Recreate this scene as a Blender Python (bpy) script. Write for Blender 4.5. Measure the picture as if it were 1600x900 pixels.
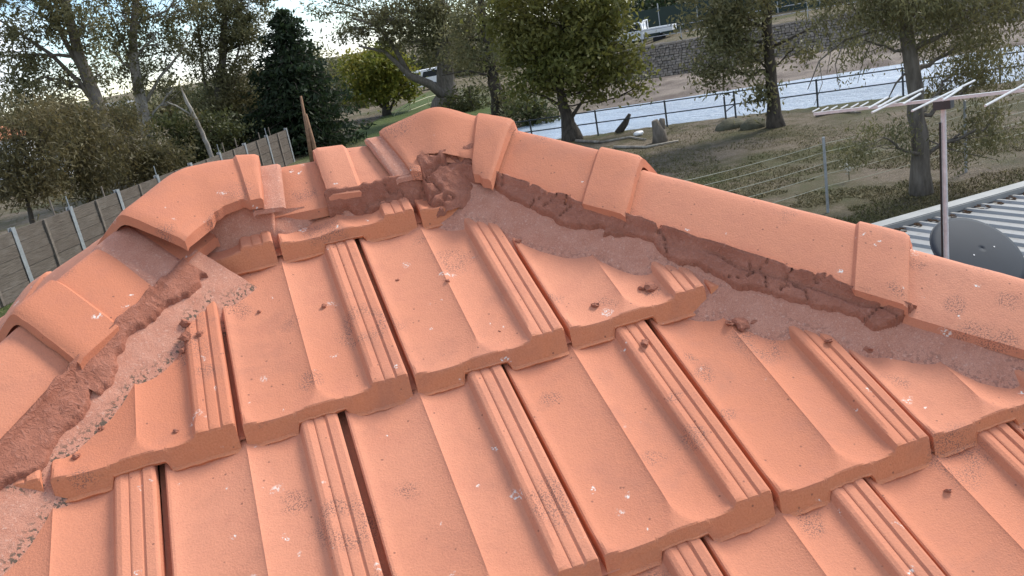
import bpy, bmesh, math, random
import numpy as np
from mathutils import Matrix, Vector

for o in list(bpy.data.objects): bpy.data.objects.remove(o)
S = bpy.context.scene
COL = S.collection
PITCH = math.radians(28.7); CP, SP = math.cos(PITCH), math.sin(PITCH)

# ------------------------------------------------------------------ camera
CAM = np.array([0.09839622, -1.02752754, 0.44168511])
RIGHT = np.array([0.93517785, -0.30889756, -0.17327634])
DOWN = np.array([-0.2502003, -0.22989746, -0.94050357])
FWD = np.array([0.25068347, 0.9228919, -0.29228127])
cam = bpy.data.cameras.new('camera'); camo = bpy.data.objects.new('camera', cam); COL.objects.link(camo)
m = Matrix.Identity(4)
for i in range(3):
    m[i][0] = RIGHT[i]; m[i][1] = -DOWN[i]; m[i][2] = -FWD[i]; m[i][3] = CAM[i]
camo.matrix_world = m
cam.sensor_width = 36; cam.lens = 36*1300/1600; cam.clip_start = 0.02; cam.clip_end = 3000
S.camera = camo

# ------------------------------------------------------------------ sky, sun, exposure
SUN_EL, SUN_AZ = math.radians(42), math.radians(70)      # azimuth clockwise from +Y (right and a little beyond the ridge)
W = bpy.data.worlds.new('World'); S.world = W; W.use_nodes = True
nt = W.node_tree; nt.nodes.clear()
sky = nt.nodes.new('ShaderNodeTexSky'); sky.sky_type = 'NISHITA'; sky.sun_disc = False
sky.sun_elevation = SUN_EL; sky.sun_rotation = SUN_AZ; sky.air_density = 1.0; sky.dust_density = 0.0; sky.ozone_density = 4.0
tc = nt.nodes.new('ShaderNodeTexCoord'); mp = nt.nodes.new('ShaderNodeMapping'); mp.inputs['Scale'].default_value = (1, 1, 2.2)
nz = nt.nodes.new('ShaderNodeTexNoise'); nz.inputs['Scale'].default_value = 3.1; nz.inputs['Detail'].default_value = 9; nz.inputs['Roughness'].default_value = .58
rp = nt.nodes.new('ShaderNodeValToRGB'); rp.color_ramp.elements[0].position = .45; rp.color_ramp.elements[1].position = .60
mx = nt.nodes.new('ShaderNodeMix'); mx.data_type = 'RGBA'; mx.inputs[7].default_value = (6.6, 6.9, 7.4, 1)
bg = nt.nodes.new('ShaderNodeBackground'); bg.inputs['Strength'].default_value = 0.12
out = nt.nodes.new('ShaderNodeOutputWorld')
nt.links.new(tc.outputs['Generated'], mp.inputs[0]); nt.links.new(mp.outputs[0], nz.inputs['Vector'])
nt.links.new(nz.outputs['Fac'], rp.inputs[0]); nt.links.new(rp.outputs[0], mx.inputs[0])
nt.links.new(sky.outputs[0], mx.inputs[6]); nt.links.new(mx.outputs[2], bg.inputs[0]); nt.links.new(bg.outputs[0], out.inputs[0])
sl = bpy.data.lights.new('sun', 'SUN'); sl.energy = 2.5; sl.angle = math.radians(16); sl.color = (1, .94, .84)
so = bpy.data.objects.new('sun', sl); COL.objects.link(so)
sd = Vector((math.sin(SUN_AZ)*math.cos(SUN_EL), math.cos(SUN_AZ)*math.cos(SUN_EL), math.sin(SUN_EL)))
so.rotation_euler = sd.to_track_quat('Z', 'Y').to_euler(); so.location = sd*60
S.view_settings.view_transform = 'Standard'; S.view_settings.look = 'None'; S.view_settings.gamma = 1
S.view_settings.use_curve_mapping = False
S.view_settings.exposure = 0.86

# ------------------------------------------------------------------ helpers
rng = np.random.default_rng(7)

def at(x, y, D):
    """point on the sight line of photo pixel (x, y) at horizontal distance D"""
    d = RIGHT*(x-800)/1300 + DOWN*(y-450)/1300 + FWD
    return CAM + d*(D/math.hypot(d[0], d[1]))

def ground_at(x, y, z):
    d = RIGHT*(x-800)/1300 + DOWN*(y-450)/1300 + FWD
    return CAM + d*((z-CAM[2])/d[2])

PM = np.array([[1, 0, 0], [0, CP, -SP], [0, SP, CP]])
def roofpt(u, v, n): return PM @ np.array([u, v, n])
ROOF4 = Matrix([[1, 0, 0, 0], [0, CP, -SP, 0], [0, SP, CP, 0], [0, 0, 0, 1]])

def _hash(ix, iy, iz, seed):
    h = (ix*374761393 + iy*668265263 + iz*2147483647 + seed*1274126177) & 0xffffffff
    h = ((h ^ (h >> 13))*1274126177) & 0xffffffff
    return ((h ^ (h >> 16)) & 0xffff)/65535.0

def vnoise(x, y, z=0.0, seed=0):
    x, y, z = np.broadcast_arrays(np.asarray(x, float), np.asarray(y, float), np.asarray(z, float))
    ix, iy, iz = np.floor(x).astype(np.int64), np.floor(y).astype(np.int64), np.floor(z).astype(np.int64)
    fx, fy, fz = x-ix, y-iy, z-iz
    fx, fy, fz = (f*f*(3-2*f) for f in (fx, fy, fz))
    r = 0
    for a in (0, 1):
        for b in (0, 1):
            for c in (0, 1):
                w_ = (fx if a else 1-fx)*(fy if b else 1-fy)*(fz if c else 1-fz)
                r = r + w_*_hash(ix+a, iy+b, iz+c, seed)
    return r*2-1

def fbm(x, y, z=0.0, seed=0, octv=4):
    r, a, f = 0, .5, 1.0
    for k in range(octv):
        r = r + a*vnoise(np.asarray(x)*f, np.asarray(y)*f, np.asarray(z)*f, seed+k*17); a *= .5; f *= 2.03
    return r

def sstep(a, b, x):
    t = np.clip((np.asarray(x, float)-a)/(b-a), 0, 1); return t*t*(3-2*t)

def setpar(o, p):
    o.parent = p; o.matrix_parent_inverse = p.matrix_basis.inverted()

def link(name, me, mat=None, parent=None):
    o = bpy.data.objects.new(name, me); COL.objects.link(o)
    if mat is not None and not me.materials: me.materials.append(mat)
    if parent is not None: setpar(o, parent)
    return o

def mesh_np(name, V, F, smooth=False):
    me = bpy.data.meshes.new(name)
    V = np.asarray(V, float)
    if isinstance(F, np.ndarray):
        k = F.shape[1]; n = len(F)
        me.vertices.add(len(V)); me.vertices.foreach_set('co', V.ravel())
        me.loops.add(n*k); me.loops.foreach_set('vertex_index', F.ravel().astype(np.int32))
        me.polygons.add(n)
        me.polygons.foreach_set('loop_start', np.arange(0, n*k, k, dtype=np.int32))
        me.polygons.foreach_set('loop_total', np.full(n, k, dtype=np.int32))
        me.update(calc_edges=True)
    else:
        me.from_pydata([tuple(v) for v in V], [], [tuple(f) for f in F]); me.update()
    if smooth: me.polygons.foreach_set('use_smooth', np.ones(len(me.polygons), dtype=bool))
    return me

def grid_faces(nu, nv, off=0):
    i, j = np.meshgrid(np.arange(nu-1), np.arange(nv-1), indexing='ij')
    a = (i*nv+j).ravel()
    return np.stack([a, a+nv, a+nv+1, a+1], 1)+off

class MB:
    """collects boxes and tubes into one mesh"""
    def __init__(s): s.V = []; s.F = []; s.n = 0
    def add(s, V, F):
        V = np.asarray(V, float); s.V.append(V); s.F += [tuple(int(i)+s.n for i in f) for f in F]; s.n += len(V); return s
    def box(s, c, size, rot=None, taper=1.0):
        h = np.array(size)/2
        V = np.array([[x, y, z] for z in (-1, 1) for y in (-1, 1) for x in (-1, 1)], float)
        V[4:, :2] *= taper
        V = V*h
        if rot is not None: V = V @ np.array(rot).T
        return s.add(V+np.array(c), [(0, 2, 3, 1), (4, 5, 7, 6), (0, 1, 5, 4), (2, 6, 7, 3), (0, 4, 6, 2), (1, 3, 7, 5)])
    def tube(s, P, r, sides=8, caps=True):
        P = np.asarray(P, float); n = len(P); r = np.broadcast_to(np.asarray(r, float), (n,))
        T = np.gradient(P, axis=0); T /= np.linalg.norm(T, axis=1)[:, None]+1e-12
        up = np.array([0, 0, 1.]) if abs(T[0][2]) < .9 else np.array([1., 0, 0])
        A = np.cross(T, up); A /= np.linalg.norm(A, axis=1)[:, None]+1e-12; B = np.cross(T, A)
        ang = np.linspace(0, 2*math.pi, sides, endpoint=False)
        V = (P[:, None] + r[:, None, None]*(np.cos(ang)[None, :, None]*A[:, None]+np.sin(ang)[None, :, None]*B[:, None])).reshape(-1, 3)
        F = [(i*sides+k, i*sides+(k+1) % sides, (i+1)*sides+(k+1) % sides, (i+1)*sides+k) for i in range(n-1) for k in range(sides)]
        if caps: F += [tuple(range(sides))[::-1], tuple(range((n-1)*sides, n*sides))]
        return s.add(V, F)
    def mesh(s, name, smooth=False):
        return mesh_np(name, np.concatenate(s.V), s.F, smooth)
    def build(s, name, mat, parent=None, smooth=False):
        return link(name, s.mesh(name, smooth), mat, parent)

def empty(name, loc=(0, 0, 0), parent=None):
    o = bpy.data.objects.new(name, None); COL.objects.link(o); o.location = loc
    o.empty_display_size = .2
    if parent is not None: setpar(o, parent)
    return o

def tag(o, label=None, cat=None, group=None, kind=None):
    if label: o['label'] = label
    if cat: o['category'] = cat
    if group: o['group'] = group
    if kind: o['kind'] = kind
    return o

# ------------------------------------------------------------------ materials
class NT:
    def __init__(s, name):
        s.m = bpy.data.materials.new(name); s.m.use_nodes = True; s.t = s.m.node_tree
        s.b = s.t.nodes['Principled BSDF']; s.b.inputs['Roughness'].default_value = .8
        s.b.inputs['Specular IOR Level'].default_value = .3
        g = s.t.nodes.new('ShaderNodeNewGeometry'); s.pos = g.outputs['Position']; s.geo = g
    def n(s, t): return s.t.nodes.new(t)
    def l(s, a, b): s.t.links.new(a, b)
    def objpos(s):
        t = s.n('ShaderNodeTexCoord'); return t.outputs['Object']
    def mapped(s, vec, scale=(1, 1, 1), loc=(0, 0, 0), rot=(0, 0, 0)):
        m_ = s.n('ShaderNodeMapping'); m_.inputs['Scale'].default_value = scale; m_.inputs['Location'].default_value = loc; m_.inputs['Rotation'].default_value = rot
        s.l(vec, m_.inputs[0]); return m_.outputs[0]
    def noise(s, scale, detail=3, rough=.55, vec=None, dist=0):
        x = s.n('ShaderNodeTexNoise'); x.inputs['Scale'].default_value = scale; x.inputs['Detail'].default_value = detail
        x.inputs['Roughness'].default_value = rough; x.inputs['Distortion'].default_value = dist
        s.l(vec or s.pos, x.inputs['Vector']); return x.outputs['Fac']
    def voro(s, scale, vec=None, feature='F1'):
        x = s.n('ShaderNodeTexVoronoi'); x.inputs['Scale'].default_value = scale; x.feature = feature
        s.l(vec or s.pos, x.inputs['Vector']); return x
    def ramp(s, fac, a, b, lo=0., hi=1.):
        x = s.n('ShaderNodeMapRange'); x.inputs[1].default_value = a; x.inputs[2].default_value = b
        x.inputs[3].default_value = lo; x.inputs[4].default_value = hi; x.interpolation_type = 'SMOOTHSTEP' if False else 'LINEAR'
        s.l(fac, x.inputs[0]); return x.outputs[0]
    def math(s, op, a, b=None):
        x = s.n('ShaderNodeMath'); x.operation = op
        for k, q in enumerate((a, b)):
            if q is None: continue
            if isinstance(q, (int, float)): x.inputs[k].default_value = q
            else: s.l(q, x.inputs[k])
        return x.outputs[0]
    def mix(s, fac, a, b, mode='MIX'):
        x = s.n('ShaderNodeMix'); x.data_type = 'RGBA'; x.blend_type = mode
        if isinstance(fac, (int, float)): x.inputs[0].default_value = fac
        else: s.l(fac, x.inputs[0])
        for k, q in ((6, a), (7, b)):
            if isinstance(q, tuple): x.inputs[k].default_value = q if len(q) == 4 else (*q, 1)
            else: s.l(q, x.inputs[k])
        return x.outputs[2]
    def color(s, c):
        if isinstance(c, tuple): s.b.inputs['Base Color'].default_value = (*c, 1)
        else: s.l(c, s.b.inputs['Base Color'])
    def bump(s, h, dist=.001, strength=1.):
        x = s.n('ShaderNodeBump'); x.inputs['Distance'].default_value = dist; x.inputs['Strength'].default_value = strength
        s.l(h, x.inputs['Height']); s.l(x.outputs[0], s.b.inputs['Normal'])
    def objrand(s): return s.n('ShaderNodeObjectInfo').outputs['Random']
    def island(s): return s.geo.outputs['Random Per Island']

def simple(name, col, rough=.8, var=.15, scale=30, metal=0, bump=0.):
    t = NT(name)
    f = t.noise(scale, 5)
    t.color(t.mix(t.ramp(f, .3, .7), tuple(x*(1-var) for x in col), tuple(min(1, x*(1+var)) for x in col)))
    t.b.inputs['Roughness'].default_value = rough; t.b.inputs['Metallic'].default_value = metal
    if bump: t.bump(t.noise(scale*4, 4), bump)
    return t.m

def make_terracotta():
    t = NT('salmon_terracotta')
    big = t.noise(3.2, 4); mid = t.noise(26, 5, .6); fine = t.noise(420, 3, .6); grain = t.noise(1500, 2)
    c = t.mix(t.ramp(big, .3, .7), (.60, .232, .130), (.66, .278, .168))
    c = t.mix(t.ramp(t.objrand(), 0, 1, 0, .85), c, (.565, .196, .100))
    c = t.mix(t.ramp(mid, .48, .8, 0, .5), c, (.50, .185, .115))
    c = t.mix(t.ramp(fine, .30, .75, .28, 0), c, (.40, .14, .085))
    c = t.mix(t.ramp(grain, .62, .8, 0, .35), c, (.78, .42, .31))
    ns_ = t.n('ShaderNodeAttribute'); ns_.attribute_name = 'nose'      # moulded nose: more saturated orange, set by a vertex mask
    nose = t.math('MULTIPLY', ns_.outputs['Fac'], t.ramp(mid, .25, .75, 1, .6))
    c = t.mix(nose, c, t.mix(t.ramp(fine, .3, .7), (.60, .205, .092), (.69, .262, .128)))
    # grime in broad soft patches
    gm = t.noise(9, 6, .68, None, .6)
    c = t.mix(t.ramp(gm, .53, .74, 0, .55), c, (.40, .165, .105))
    # dark round lichen stains broken into specks
    warp = t.n('ShaderNodeVectorMath'); warp.operation = 'ADD'
    nx = t.n('ShaderNodeTexNoise'); nx.inputs['Scale'].default_value = 30; nx.inputs['Detail'].default_value = 3; t.l(t.pos, nx.inputs['Vector'])
    sc = t.n('ShaderNodeVectorMath'); sc.operation = 'SCALE'; sc.inputs['Scale'].default_value = .045; t.l(nx.outputs['Color'], sc.inputs[0])
    t.l(t.pos, warp.inputs[0]); t.l(sc.outputs[0], warp.inputs[1]); wp = warp.outputs[0]
    speck = t.noise(560, 2, .5)
    for scale, thr, r0, r1, amt in ((8, .50, .13, .33, .9), (14, .52, .0, .26, .88)):
        v = t.voro(scale, wp); sep = t.n('ShaderNodeSeparateColor'); t.l(v.outputs['Color'], sep.inputs[0])
        on = t.math('GREATER_THAN', sep.outputs[0], thr)
        band = t.math('MULTIPLY', t.ramp(v.outputs['Distance'], r0-.06, r0+.06), t.ramp(v.outputs['Distance'], r1-.1, r1+.04, 1, 0))
        f = t.math('MULTIPLY', t.math('MULTIPLY', on, band), t.ramp(speck, .50, .60))
        c = t.mix(t.math('MULTIPLY', f, amt), c, (.21, .105, .08))
    # pale lichen dots
    sp2 = t.noise(330, 3, .6)
    for scale, thr, r in ((20, .83, .22), (46, .87, .19)):
        v = t.voro(scale, wp); sep = t.n('ShaderNodeSeparateColor'); t.l(v.outputs['Color'], sep.inputs[0])
        on = t.math('GREATER_THAN', sep.outputs[1], thr)
        f = t.math('MULTIPLY', t.math('MULTIPLY', on, t.ramp(v.outputs['Distance'], r*.5, r, 1, 0)), t.ramp(sp2, .50, .56))
        c = t.mix(t.math('MULTIPLY', f, .95), c, (.74, .70, .64))
    # tiny dark pits
    v = t.voro(95); sep = t.n('ShaderNodeSeparateColor'); t.l(v.outputs['Color'], sep.inputs[0])
    f = t.math('MULTIPLY', t.math('GREATER_THAN', sep.outputs[2], .86), t.ramp(v.outputs['Distance'], .10, .17, 1, 0))
    c = t.mix(t.math('MULTIPLY', f, .7), c, (.16, .07, .05))
    t.color(c); t.b.inputs['Roughness'].default_value = .78
    h = t.math('ADD', t.math('MULTIPLY', fine, .6), t.math('MULTIPLY', t.noise(90, 4), .35))
    t.bump(h, .0012)
    return t.m

def make_bedding(dark):
    t = NT('old_sandy_bedding_mortar')
    a = t.noise(40, 5); g = t.noise(700, 3, .7); g2 = t.noise(260, 3)
    c = t.mix(t.ramp(a, .3, .7), (.52, .228, .150), (.60, .295, .205))
    c = t.mix(t.ramp(g, .35, .6, .5, 0), c, (.30, .115, .078))
    c = t.mix(t.ramp(g2, .58, .72, 0, .6), c, (.66, .42, .33))
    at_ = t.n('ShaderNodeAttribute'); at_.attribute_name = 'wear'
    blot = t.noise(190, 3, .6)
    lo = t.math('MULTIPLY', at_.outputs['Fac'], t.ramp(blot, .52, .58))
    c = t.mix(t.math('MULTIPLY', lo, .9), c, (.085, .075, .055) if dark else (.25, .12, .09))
    t.color(c); t.b.inputs['Roughness'].default_value = .95
    t.bump(t.math('ADD', g, t.math('MULTIPLY', g2, .8)), .0008)
    return t.m

def make_pointing():
    t = NT('red_brown_pointing')
    a = t.noise(22, 6, .62); g = t.noise(500, 3); mid = t.noise(110, 4, .6, None, 1.5)
    c = t.mix(t.ramp(a, .3, .7), (.29, .103, .062), (.40, .160, .102))
    c = t.mix(t.ramp(mid, .52, .7, 0, .55), c, (.45, .205, .145))
    c = t.mix(t.ramp(g, .3, .5, .35, 0), c, (.17, .06, .04))
    t.color(c); t.b.inputs['Roughness'].default_value = .85
    t.bump(t.math('ADD', t.math('MULTIPLY', mid, 1.2), t.math('MULTIPLY', g, .35)), .0022)
    return t.m

TERRA = make_terracotta(); BED = make_bedding(False); BEDL = make_bedding(True); POINT = make_pointing()
DECK = simple('dark_brown_roof_deck', (.12, .06, .045), .95)  # dark brown of the roof deck under the tiles
WHITE = simple('white_paint', (.75, .75, .74), .5, .05)
GALV = simple('galvanised_steel', (.42, .43, .44), .45, .15, 12, .6)
DARKST = simple('dark_painted_steel', (.045, .05, .055), .5, .2, 9)
GREYM = simple('grey_antenna_tube', (.55, .58, .58), .85, .12, 40, 0)

def make_leaf(name, a, b, c):
    t = NT(name)
    i = t.island(); big = t.noise(.35, 3)
    col = t.mix(i, a, b)
    col = t.mix(t.ramp(big, .4, .65, 0, .6), col, c)
    t.color(col); t.b.inputs['Roughness'].default_value = .55
    t.b.inputs['Specular IOR Level'].default_value = .3
    tr = t.n('ShaderNodeBsdfTranslucent'); t.l(col, tr.inputs['Color'])
    ms = t.n('ShaderNodeMixShader'); ms.inputs[0].default_value = .4
    t.l(t.b.outputs[0], ms.inputs[1]); t.l(tr.outputs[0], ms.inputs[2])
    t.l(ms.outputs[0], t.t.nodes['Material Output'].inputs['Surface'])
    return t.m
def make_bark(name, a, b, pale=None):
    t = NT(name); v = t.mapped(t.pos, (1, 1, .25))
    f = t.noise(9, 6, .65, v)
    c = t.mix(t.ramp(f, .35, .65), a, b)
    if pale: c = t.mix(t.ramp(t.noise(1.3, 4), .5, .62), c, pale)
    t.color(c); t.b.inputs['Roughness'].default_value = .9; t.bump(t.noise(14, 5, .6, v), .03)
    return t.m
LEAF_GUM = make_leaf('grey_green_gum_leaf', (0.119, 0.121, 0.053), (0.246, 0.227, 0.108), (0.163, 0.136, 0.058))
LEAF_OLIVE = make_leaf('olive_broad_leaf', (0.099, 0.110, 0.025), (0.207, 0.200, 0.052), (0.158, 0.133, 0.034))
LEAF_PINE = make_leaf('dark_conifer_needle', (0.018, 0.033, 0.014), (0.037, 0.057, 0.024), (0.025, 0.037, 0.016))
LEAF_YEL = make_leaf('yellow_green_leaf', (0.150, 0.175, 0.032), (0.330, 0.280, 0.045), (0.120, 0.160, 0.032))
LEAF_SHE = make_leaf('brown_green_needle', (0.118, 0.099, 0.044), (0.213, 0.168, 0.077), (0.094, 0.091, 0.039))
LEAF_DARK = make_leaf('dark_understory_leaf', (0.045, 0.058, 0.020), (0.112, 0.119, 0.042), (0.072, 0.072, 0.028))
BARK_D = make_bark('dark_ridged_bark', (.045, .036, .028), (.105, .085, .065))
BARK_G = make_bark('grey_brown_bark', (.11, .092, .072), (.21, .18, .145))
BARK_P = make_bark('pale_gum_bark', (.24, .21, .17), (.42, .38, .32), (.16, .13, .10))

# ------------------------------------------------------------------ ground, water, far bank
GZ = -4.2
def terrain(X, Y):
    """height of the land: flat yard, basin of the lake, raised far bank, low hills"""
    # lake basin: distance to shore line measured from the near bank
    near = (X-15.5)*.62 + (Y-29.6)*.785          # >0 beyond the near shore
    near = near + .7*fbm(X*.22, Y*.22, 0, 3, 3)
    along = (X-15.5)*.785 - (Y-29.6)*.62         # to the right along the shore
    gate = sstep(-16, -3, along + .6*fbm(X*.2, Y*.2, 0, 9, 2))
    z = GZ + .10*fbm(X*.18, Y*.18, 0, 5, 4) + .03*fbm(X*1.1, Y*1.1, 0, 6, 3)
    bed = GZ - .95*sstep(-.3, 1.6, near)
    farw = 9.5 + .13*np.clip(along, 0, 90)
    rise = sstep(farw-3.5, farw+11, near)        # sand beach
    bed = bed + 1.15*rise
    z = z*(1-gate)+bed*gate
    bank = sstep(farw+10.5, farw+13.8, near)
    z = z + bank*gate*1.9 + sstep(farw+13, farw+60, near)*gate*1.2
    dist = np.hypot(X, Y)
    z = z + sstep(110, 420, dist)*(6+5*fbm(X*.012, Y*.012, 0, 12, 3))
    z = z + .6*sstep(40, 90, Y)*(1-gate)
    return z
def build_ground():
    a = np.concatenate([np.linspace(-900, -90, 22), np.linspace(-80, -22, 24), np.linspace(-20, 70, 226), np.linspace(73, 160, 26), np.linspace(190, 900, 18)])
    b = np.concatenate([np.linspace(-900, -40, 18), np.linspace(-34, -2, 14), np.linspace(0, 75, 200), np.linspace(78, 160, 30), np.linspace(190, 900, 22)])
    X, Y = np.meshgrid(a, b, indexing='ij'); Z = terrain(X, Y)
    me = mesh_np('ground', np.stack([X, Y, Z], -1).reshape(-1, 3), grid_faces(len(a), len(b)), True)
    t = NT('patchy_grass_and_dirt')
    big = t.noise(.35, 6, .62); mid = t.noise(2.2, 6, .65); fine = t.noise(14, 5, .7); blade = t.noise(60, 3, .7)
    g = t.mix(t.ramp(fine, .3, .7), (.060, .050, .020), (.125, .105, .046))
    g = t.mix(t.ramp(blade, .45, .7, 0, .5), g, (.14, .128, .068))
    d = t.mix(t.ramp(fine, .3, .7), (.15, .115, .078), (.27, .215, .155))
    c = t.mix(t.ramp(t.math('ADD', t.math('MULTIPLY', big, .55), t.math('MULTIPLY', mid, .45)), .44, .56, 0, .9), g, d)
    gr = t.noise(.22, 4, .5, t.mapped(t.pos, loc=(31, 7, 0)))
    c = t.mix(t.math('MULTIPLY', t.ramp(gr, .52, .64), t.ramp(mid, .35, .6)), c, (.066, .078, .020))
    sep = t.n('ShaderNodeSeparateXYZ'); t.l(t.pos, sep.inputs[0])
    # mown green lawn on the left of the yard and up by the path
    lawn = t.ramp(t.math('ADD', sep.outputs[0], t.math('MULTIPLY', big, 4)), 6.5, 3.0)
    lawn2 = t.math('MULTIPLY', t.ramp(sep.outputs[1], 44, 50), t.ramp(sep.outputs[0], 15, 20, 1, 0))
    lawn = t.math('MAXIMUM', lawn, lawn2)
    fs = t.math('SUBTRACT', t.math('MULTIPLY', t.math('ADD', sep.outputs[0], 10.0), 26.7), t.math('MULTIPLY', t.math('SUBTRACT', sep.outputs[1], 17.8), 12.0))   # yard side of the plank fence
    lawn = t.math('MULTIPLY', lawn, t.ramp(fs, -3, 3))
    c = t.mix(t.math('MULTIPLY', lawn, .85), c, t.mix(t.ramp(fine, .3, .7), (.050, .085, .016), (.105, .150, .035)))
    # pale sand and mud of the drained far shore
    nearv = t.math('ADD', t.math('MULTIPLY', t.math('SUBTRACT', sep.outputs[0], 15.5), .62), t.math('MULTIPLY', t.math('SUBTRACT', sep.outputs[1], 29.6), .785))
    al = t.math('SUBTRACT', t.math('MULTIPLY', t.math('SUBTRACT', sep.outputs[0], 15.5), .785), t.math('MULTIPLY', t.math('SUBTRACT', sep.outputs[1], 29.6), .62))
    wn = t.math('SUBTRACT', nearv, t.math('MULTIPLY', al, .13))
    shore = t.math('MULTIPLY', t.ramp(nearv, -.1, 1.2), t.ramp(wn, 20.0, 21.5, 1, 0))
    shore = t.math('MULTIPLY', shore, t.ramp(al, -12, -4))
    mud = t.noise(.5, 5, .6, t.mapped(t.pos, (1, 1, 1), (0, 0, 0), (0, 0, .66)), .4)
    sand = t.mix(t.ramp(mud, .38, .62), (.15, .118, .098), (.33, .275, .225))
    sand = t.mix(t.ramp(t.noise(7, 5, .7), .4, .7, 0, .4), sand, (.20, .16, .13))
    c = t.mix(shore, c, sand)
    t.color(c); t.b.inputs['Roughness'].default_value = .95
    t.bump(t.math('ADD', t.math('MULTIPLY', fine, .6), t.math('MULTIPLY', blade, .4)), .12)
    o = link('ground', me, t.m); tag(o, kind='structure')
build_ground()

def build_water():
    def P(along, near): return (15.5+.785*along+.62*near, 29.6-.62*along+.785*near)
    c = [P(-14, -2), P(75, -2), P(75, 26), P(-14, 26)]
    V = [(x, y, GZ-.42) for x, y in c]
    me = mesh_np('water', V, [(0, 1, 2, 3)])
    t = NT('rippled_lake_water')
    v = t.mapped(t.pos, (1, 1.0, 1), (0, 0, 0), (0, 0, .66))
    r = t.noise(5.5, 4, .65, t.mapped(v, (.35, 1, 1)))
    t.color((.42, .50, .58)); t.b.inputs['Roughness'].default_value = .3; t.b.inputs['Specular IOR Level'].default_value = 1.0
    r = t.math('MULTIPLY', r, t.ramp(t.noise(.12, 3, .5, t.mapped(v, (.4, 1.6, 1))), .35, .65, .25, 1.3))
    t.bump(r, .5)
    tag(link('water', me, t.m), kind='structure')
build_water()

# ------------------------------------------------------------------ the house and its tiled roof
TW, TG = .225, .326          # cover width and gauge of a roof tile
BOND = .55                   # sideways shift from one course to the next
UL, UR, VR = -.036, .483, .462   # ends of the ridge, in the plane of the face
HC = .083                    # crest of the caps above the hip line
EAVE = -9                    # lowest course

house = empty('house', (.23, .40, GZ))
tag(house, 'house with salmon terracotta tiled hip roof and crumbling ridge mortar in the foreground', 'house')

def tile_surface(s, t):
    """height of a tile's top above the plane of the front lips; s across, t up the slope"""
    s = np.asarray(s, float); t = np.asarray(t, float)
    pan = .0215*(1-t/TG)
    plat = .0080
    # two scooped troughs that meet in a sharp low crest, each with a bowl-shaped end at the nose
    y1 = np.clip((.0060+.056-t)/.056, 0, None); x1 = np.where(s < .045, (.045-s)/.046, (s-.045)/.0540)
    d1 = .0072*np.clip(1-x1**2-y1**2, 0, None)**.75
    y2 = np.clip((.0125+.046-t)/.046, 0, None); x2 = np.where(s < .140, (.140-s)/.0410, (s-.140)/.0330)
    d2 = .0074*np.clip(1-x2**2-y2**2, 0, None)**.75
    d1 = np.where(s > .099, 0, d1); d2 = np.where(s < .099, 0, d2)
    z = pan+plat-d1-d2
    # left lip
    z = z+.0012*sstep(.0115, .007, s)-.003*sstep(.003, .0, s)
    # side rib with two grooves
    rib = sstep(.1650, .1700, s)
    z = z+rib*(.0062)
    for g0 in (.1845, .2000): z = z-rib*.0020*sstep(.0026, .0008, np.abs(s-g0))
    z = z-rib*.0010*sstep(.1845, .186, s)*(1-sstep(.2, .2015, s))-rib*.0004*sstep(.2, .2015, s)
    z = z-.003*sstep(.2135, .2165, s)
    return z
def nose_bottom(s):
    s = np.asarray(s, float)
    return .0150*sstep(.0625, .067, s)*sstep(.1345, .128, s)
def tile_nose(s, t):
    z = tile_surface(s, t)
    fr = .0048+np.maximum(t-.0030, 0)*1.42
    k = .0026
    h = np.clip(.5+.5*(fr-z)/k, 0, 1)
    return fr*(1-h)+z*h-k*h*(1-h)
def roof_n(u, v):
    """top of the laid tiles at a point of the face"""
    k = np.floor(v/TG); u0 = -k*BOND*TW
    s = np.mod(u-u0, TW); t = v-k*TG
    z = tile_nose(np.minimum(s, .2165), t)
    return np.where(s > .2175, z-.02, z)

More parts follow.
